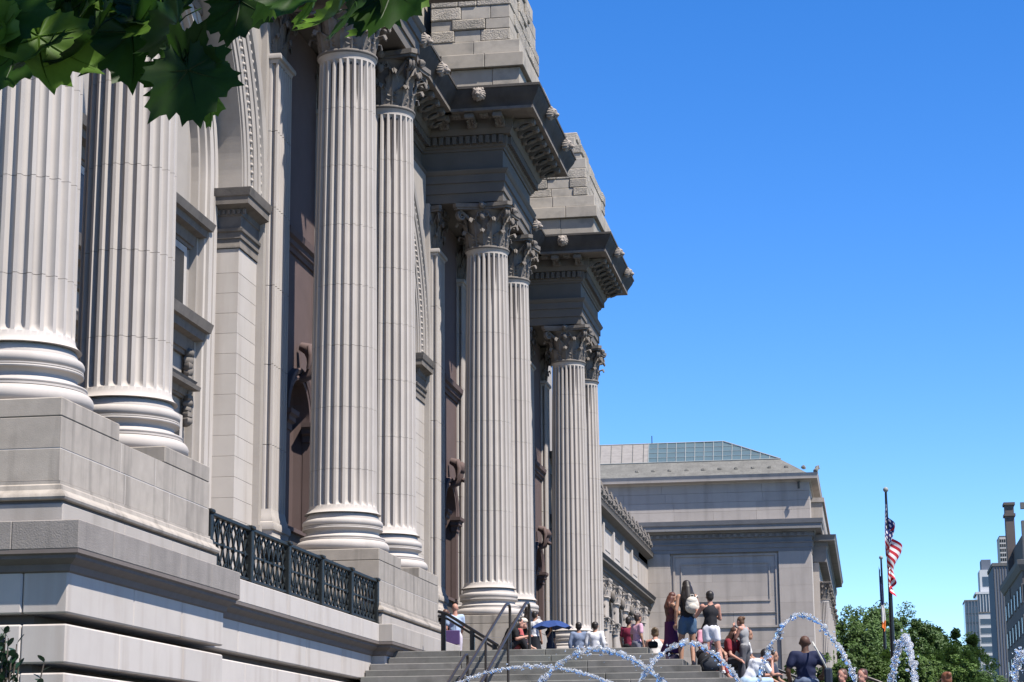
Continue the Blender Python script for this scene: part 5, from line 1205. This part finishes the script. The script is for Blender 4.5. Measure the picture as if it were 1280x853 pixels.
# ================================================================== FOUNTAIN
fr_ = random.Random(5)
def jet(label, p0, apex, p1, y, thick, y1=None, seed=0):
    """one arc of water: a bead-like, broken stream along a parabola"""
    a, m_, b = at(*p0, y=y), at(*apex, y=(y + (y1 or y)) / 2), at(*p1, y=y1 or y); r = random.Random(seed)
    # parabola through apex, prolonged down to the basin
    xs = (a.x, m_.x, b.x); kl = (m_.z - a.z) / (m_.x - a.x) ** 2; kr = (m_.z - b.z) / (b.x - m_.x) ** 2
    Ll = math.sqrt((m_.z - .35) / kl); Lr = math.sqrt((m_.z - .35) / kr)
    t = thing('fountain_jet', label, 'fountain jet', (m_.x, m_.y, .3), 'arched water jets of the plaza fountain')
    pts = []; n = 90
    for i in range(n + 1):
        q = -1 + 2 * i / n; L = Ll if q < 0 else Lr; k = kl if q < 0 else kr; x = q * L; z = m_.z - k * x * x - .3; yy = (y - m_.y) * -q if y1 else 0
        pts.append(V((x, yy, z)))
    seg = [0]; [seg.append(seg[-1] + (pts[i + 1] - pts[i]).length) for i in range(n)]; tot = seg[-1]
    mb = MB(); dd = 0; i = 0; cp = []; cr = []; core = []
    while dd < tot:
        while i < n - 1 and seg[i + 1] < dd: i += 1
        f = (dd - seg[i]) / max(1e-6, seg[i + 1] - seg[i]); p = pts[i].lerp(pts[i + 1], min(1, f)); tt = dd / tot; w_ = thick * (.9 + .25 * math.sin(tt * 3) + .35 * tt)
        cp.append(p + V((r.gauss(0, 1), r.gauss(0, 1), r.gauss(0, 1))) * w_ * .22); cr.append(w_ * (.30 + .75 * r.random() ** 1.5))
        if r.random() < .55:
            o = V((r.gauss(0, 1), r.gauss(0, 1), r.gauss(0, 1))) * w_ * .75; rr = w_ * r.uniform(.10, .38); mb.ball(p + o, (rr * r.uniform(.8, 1.6), rr, rr * r.uniform(.8, 1.6)), 6, 4, .6, r.random() * 50)
        if r.random() < .25: o = V((r.gauss(0, 1), r.gauss(0, 1), r.gauss(0, 1))) * w_ * 1.6; mb.ball(p + o, w_ * r.uniform(.05, .13), 5, 4)
        dd += thick * r.uniform(.35, .8)
    mb.tube(cp, cr, 7)
    mb.build('water_stream', M['water'], t, smooth=60)
jet('longest low fountain arc crossing in front of the pipe handrails', (590, 852), (662, 833), (725, 840), 24, 0.019, 23, 1)
jet('wide fountain arc with its crest in front of the two men in pale shirts', (680, 853), (742, 812), (828, 853), 18, 0.024, 17.6, 2)
jet('fountain arc curving in front of the two standing women\'s legs', (797, 853), (858, 804), (925, 853), 17.5, 0.024, 17.8, 3)
jet('tallest fountain arc, passing over the bald man in navy', (945, 853), (1001, 769), (1070, 853), 17, 0.023, 17.6, 4)
jet('narrow fountain arc in front of the trees, right of the flagpoles', (1114, 853), (1130, 799), (1150, 853), 18.5, 0.024, 14.0, 5)
jet('fountain arc cut off by the right edge of the picture', (1266, 853), (1277, 816), (1292, 853), 17, 0.024, 14.0, 6)
bs = thing('fountain_basin', 'low round granite fountain basin on the plaza', 'fountain', (-.6, 18, .12))
MB().lathe([(7.2, 0), (7.2, .38), (7.25, .42), (7.7, .42), (7.75, .38), (7.75, 0)], n=64).build('rim', M['step'], bs, smooth=30); MB().lathe([(.01, .22), (7.2, .22)], n=64).build('water', M['dglass'], bs)

# ================================================================== FOREGROUND LEAVES
def leaf_mesh(seed):
    r = random.Random(seed); n = 66; rim = []
    lobes = [(0, 1.0, .44), (50, .88, .42), (-50, .88, .42), (105, .66, .46), (-105, .66, .46)]
    for k in range(n):
        a = -180 + 360 * k / n; rad = .44
        for c, h, w_ in lobes:
            d = abs((a - c + 180) % 360 - 180) / (w_ * 90); rad = max(rad, h * (1 - .46 * d ** 1.15) if d < 1 else 0)
        rad *= 1 + (.09 if k % 3 == 0 else -.045) + r.uniform(-.03, .03)
        if abs(a) > 165: rad = .10
        t_ = math.radians(a); rim.append((rad * math.sin(t_), rad * math.cos(t_)))
    vs = [(0, 0, 0)]; rings = 4; fold = r.uniform(-.25, .5); curl = r.uniform(.2, 1.1); tw = r.uniform(-.5, .5)
    for j in range(1, rings + 1):
        for k, (x, y) in enumerate(rim):
            q = j / rings; X, Y = x * q, y * q; th = math.atan2(X, Y)
            vein = -.03 * q * max(0, math.cos(th * 180 / PI / 52 * PI * 2)) if False else -.035 * q * abs(math.sin(th * 3.46))
            z = vein - fold * abs(X) * .6 - curl * (X * X + Y * Y) * .45 + tw * X * Y * .5 + .05 * math.sin(7 * th + seed) * q * q; vs.append((X, Y, z))
    fs = [(0, 1 + k, 1 + (k + 1) % n) for k in range(n)]
    for j in range(rings - 1):
        for k in range(n): fs.append((1 + j * n + k, 1 + (j + 1) * n + k, 1 + (j + 1) * n + (k + 1) % n, 1 + j * n + (k + 1) % n))
    mb = MB().add(vs, fs)
    for a, L in ((0, .9), (52, .78), (-52, .78), (108, .5), (-108, .5)):
        t_ = math.radians(a); pts = []
        for j in range(5):
            q = L * j / 4; X, Y = q * math.sin(t_), q * math.cos(t_); pts.append((X, Y, -fold * abs(X) * .6 - curl * (X * X + Y * Y) * .45 + tw * X * Y * .5 - .006))
        mb.tube(pts, [.016 * (1 - .7 * j / 4) for j in range(5)], 4)
    mb.tube([(0, 0, 0), (.02, -.25, .05), (.0, -.6, .22)], [.014, .012, .014], 5)
    return recalc_none(mb.mesh('leaf', M['leaf'], 50))
def recalc_none(m): return m
lms = [leaf_mesh(k) for k in range(7)]
tree = thing('plane_tree', 'dark lobed leaves of an overhanging tree branch at the top left, a few glowing green', 'tree', (-3.2, 2.4, 0))
MB().tube([(0, 0, 0), (.05, 0, 1.5), (0, .1, 3.2), (.1, .1, 5.0)], [.22, .18, .15, .10], 12).build('trunk', M['bark'], tree, smooth=60)
def limb(pts, r0, r1):
    pts = [V(p) - tree.location for p in pts]; MB().tube(pts, [r0 + (r1 - r0) * k / (len(pts) - 1) for k in range(len(pts))], 7).build('branch', M['bark'], tree, smooth=60)
limb([(-3.2, 2.45, 3.0), (-2.2, 2.8, 3.25), (-1.4, 3.0, 3.0), (-.9, 3.1, 2.86), (-.3, 3.1, 2.84)], .07, .012)
limb([(-2.2, 2.8, 3.25), (-1.5, 2.9, 3.1), (-1.1, 3.0, 2.95)], .03, .008)
LV = [  # u, v of the leaf base, direction its tip points (degrees, 0 = down, + = right), length px, pitch, roll
 (20, -8, -20, 95, 30, 20), (48, 20, 5, 112, 20, -25), (-5, 20, 10, 80, 50, 10), (75, -12, 25, 95, 35, 30), (95, 5, 0, 88, 25, -15), (60, 30, -25, 70, 60, 40),
 (130, -10, -15, 100, 25, 10), (150, 0, 20, 108, 30, -20), (118, 15, -5, 95, 45, 20), (165, 15, 8, 98, 20, 35), (190, -15, 30, 90, 40, -10), (20, 40, -5, 92, 35, 30),
 (235, 62, 20, 100, 15, -15), (238, 62, -28, 88, 25, 20), (205, -10, 10, 70, 50, 10), (222, 5, -5, 75, 55, 60), (262, 95, 50, 52, 70, 55), (228, 50, 75, 70, 35, 10),
 (300, -25, 5, 82, 20, -10), (345, -30, 15, 72, 40, 20), (370, -20, -10, 65, 50, 0), (395, -20, 20, 60, 40, 30), (420, 5, 5, 66, 78, 20), (455, -30, 30, 85, 25, -15),
 (470, -10, 55, 70, 20, 10), (490, -25, -10, 88, 25, 20), (445, -10, -20, 70, 30, 35), (510, -35, 10, 62, 30, -10), (480, 10, 0, 62, 72, 30), (110, -30, 10, 90, 30, 0), (85, -30, -30, 95, 30, 30), (180, -25, 0, 85, 30, 0),
 (0, -10, 30, 100, 30, 0), (45, -20, -10, 95, 30, 0), (250, 75, 30, 60, 60, 40)]
r = random.Random(9)
for i, (u, v, dirn, px, pit, rol) in enumerate(LV):
    y = 2.9 + r.uniform(-.15, .2); v += 26 if u < 330 else 12; p = at(u, v, y=y); s_ = px / _f * y * 1.0
    # leaf lies in a roughly vertical plane facing the viewer with its tip hanging down
    m_ = Matrix.Translation(p - tree.location) @ Matrix.Rotation(math.radians(r.uniform(-25, 25)), 4, 'Z') @ Matrix.Rotation(math.radians(-dirn), 4, 'Y') @ Matrix.Rotation(math.radians(90 + 180 - pit * .6), 4, 'X') @ Matrix.Rotation(math.radians(rol), 4, 'Y') @ Matrix.Scale(s_, 4)
    me_ = lms[i % 7]
    if (u, v - (26 if u < 330 else 12)) in ((262, 95), (420, 5), (480, 10), (250, 75), (345, -30), (395, -20), (48, 20), (130, -10), (510, -35), (205, -10), (-5, 20)):
        me_ = me_.copy(); me_.materials.clear(); me_.materials.append(M['leaf_bright'])
    o = ob('leaf', me_, tree); o.matrix_local = m_
# shading crown above and beside the frame
mb = MB(); r = random.Random(12)
for k in range(4300):
    c = V((r.uniform(-3.2, 2.2), r.uniform(.6, 4.2), r.uniform(3.1, 5.2))) - tree.location
    if c.z < 1.85 + .44 * (c.y + 2.4): continue
    d = V((r.gauss(0, 1), r.gauss(0, 1), r.gauss(0, .8))).normalized(); e = d.orthogonal().normalized(); s_ = r.uniform(.05, .085)
    o = len(mb.v); mb.v += [tuple(c + d * s_), tuple(c + e * s_ * .8 + d * s_ * .2), tuple(c - d * s_ * .6), tuple(c - e * s_ * .8 + d * s_ * .2)]; mb.f.append((o, o + 1, o + 2, o + 3))
stuff(mb.build('crown', M['leaf'], tree))
# shrub at the lower left
c0 = at(2, 880, y=9.5); sh = thing('shrub', 'dark evergreen shrub tip with oval leaves at the bottom left corner', 'shrub', (c0.x, 9.5, 0))
ov = MB(); ov.add([(0, 0, 0), (.25, .3, .03), (.30, .6, .03), (.18, .88, 0), (0, 1, -.04), (-.18, .88, 0), (-.30, .6, .03), (-.25, .3, .03), (0, .5, -.03)], [(0, 1, 8), (1, 2, 8), (2, 3, 8), (3, 4, 8), (4, 5, 8), (5, 6, 8), (6, 7, 8), (7, 0, 8)]); ovm = ov.mesh('leaf', M['shrub'], 60)
r = random.Random(4); st_me = MB()
for k in range(40):
    a = r.uniform(0, 2 * PI); q = r.uniform(0, .26) ; top = V((q * math.cos(a) * 1.1, q * math.sin(a), c0.z + r.uniform(.10, .34) - q * .5)); base = V((0, 0, c0.z - .9)); st_me.tube([base, base.lerp(top, .6) + V((0, 0, .05)), top], [.008, .006, .003], 5)
    for j in range(13):
        tt = 1 - j * .035; p = base.lerp(top, tt); m_ = Matrix.Translation(p) @ Matrix.Rotation(j * 2.4 + k, 4, 'Z') @ Matrix.Rotation(math.radians(r.uniform(15, 60)), 4, 'X') @ Matrix.Scale(r.uniform(.045, .062), 4)
        o = ob('leaf', ovm, sh); o.matrix_local = m_
st_me.tube([(0, 0, 0), (0, 0, c0.z - .85)], .03, 8); st_me.build('stem', M['bark'], sh)
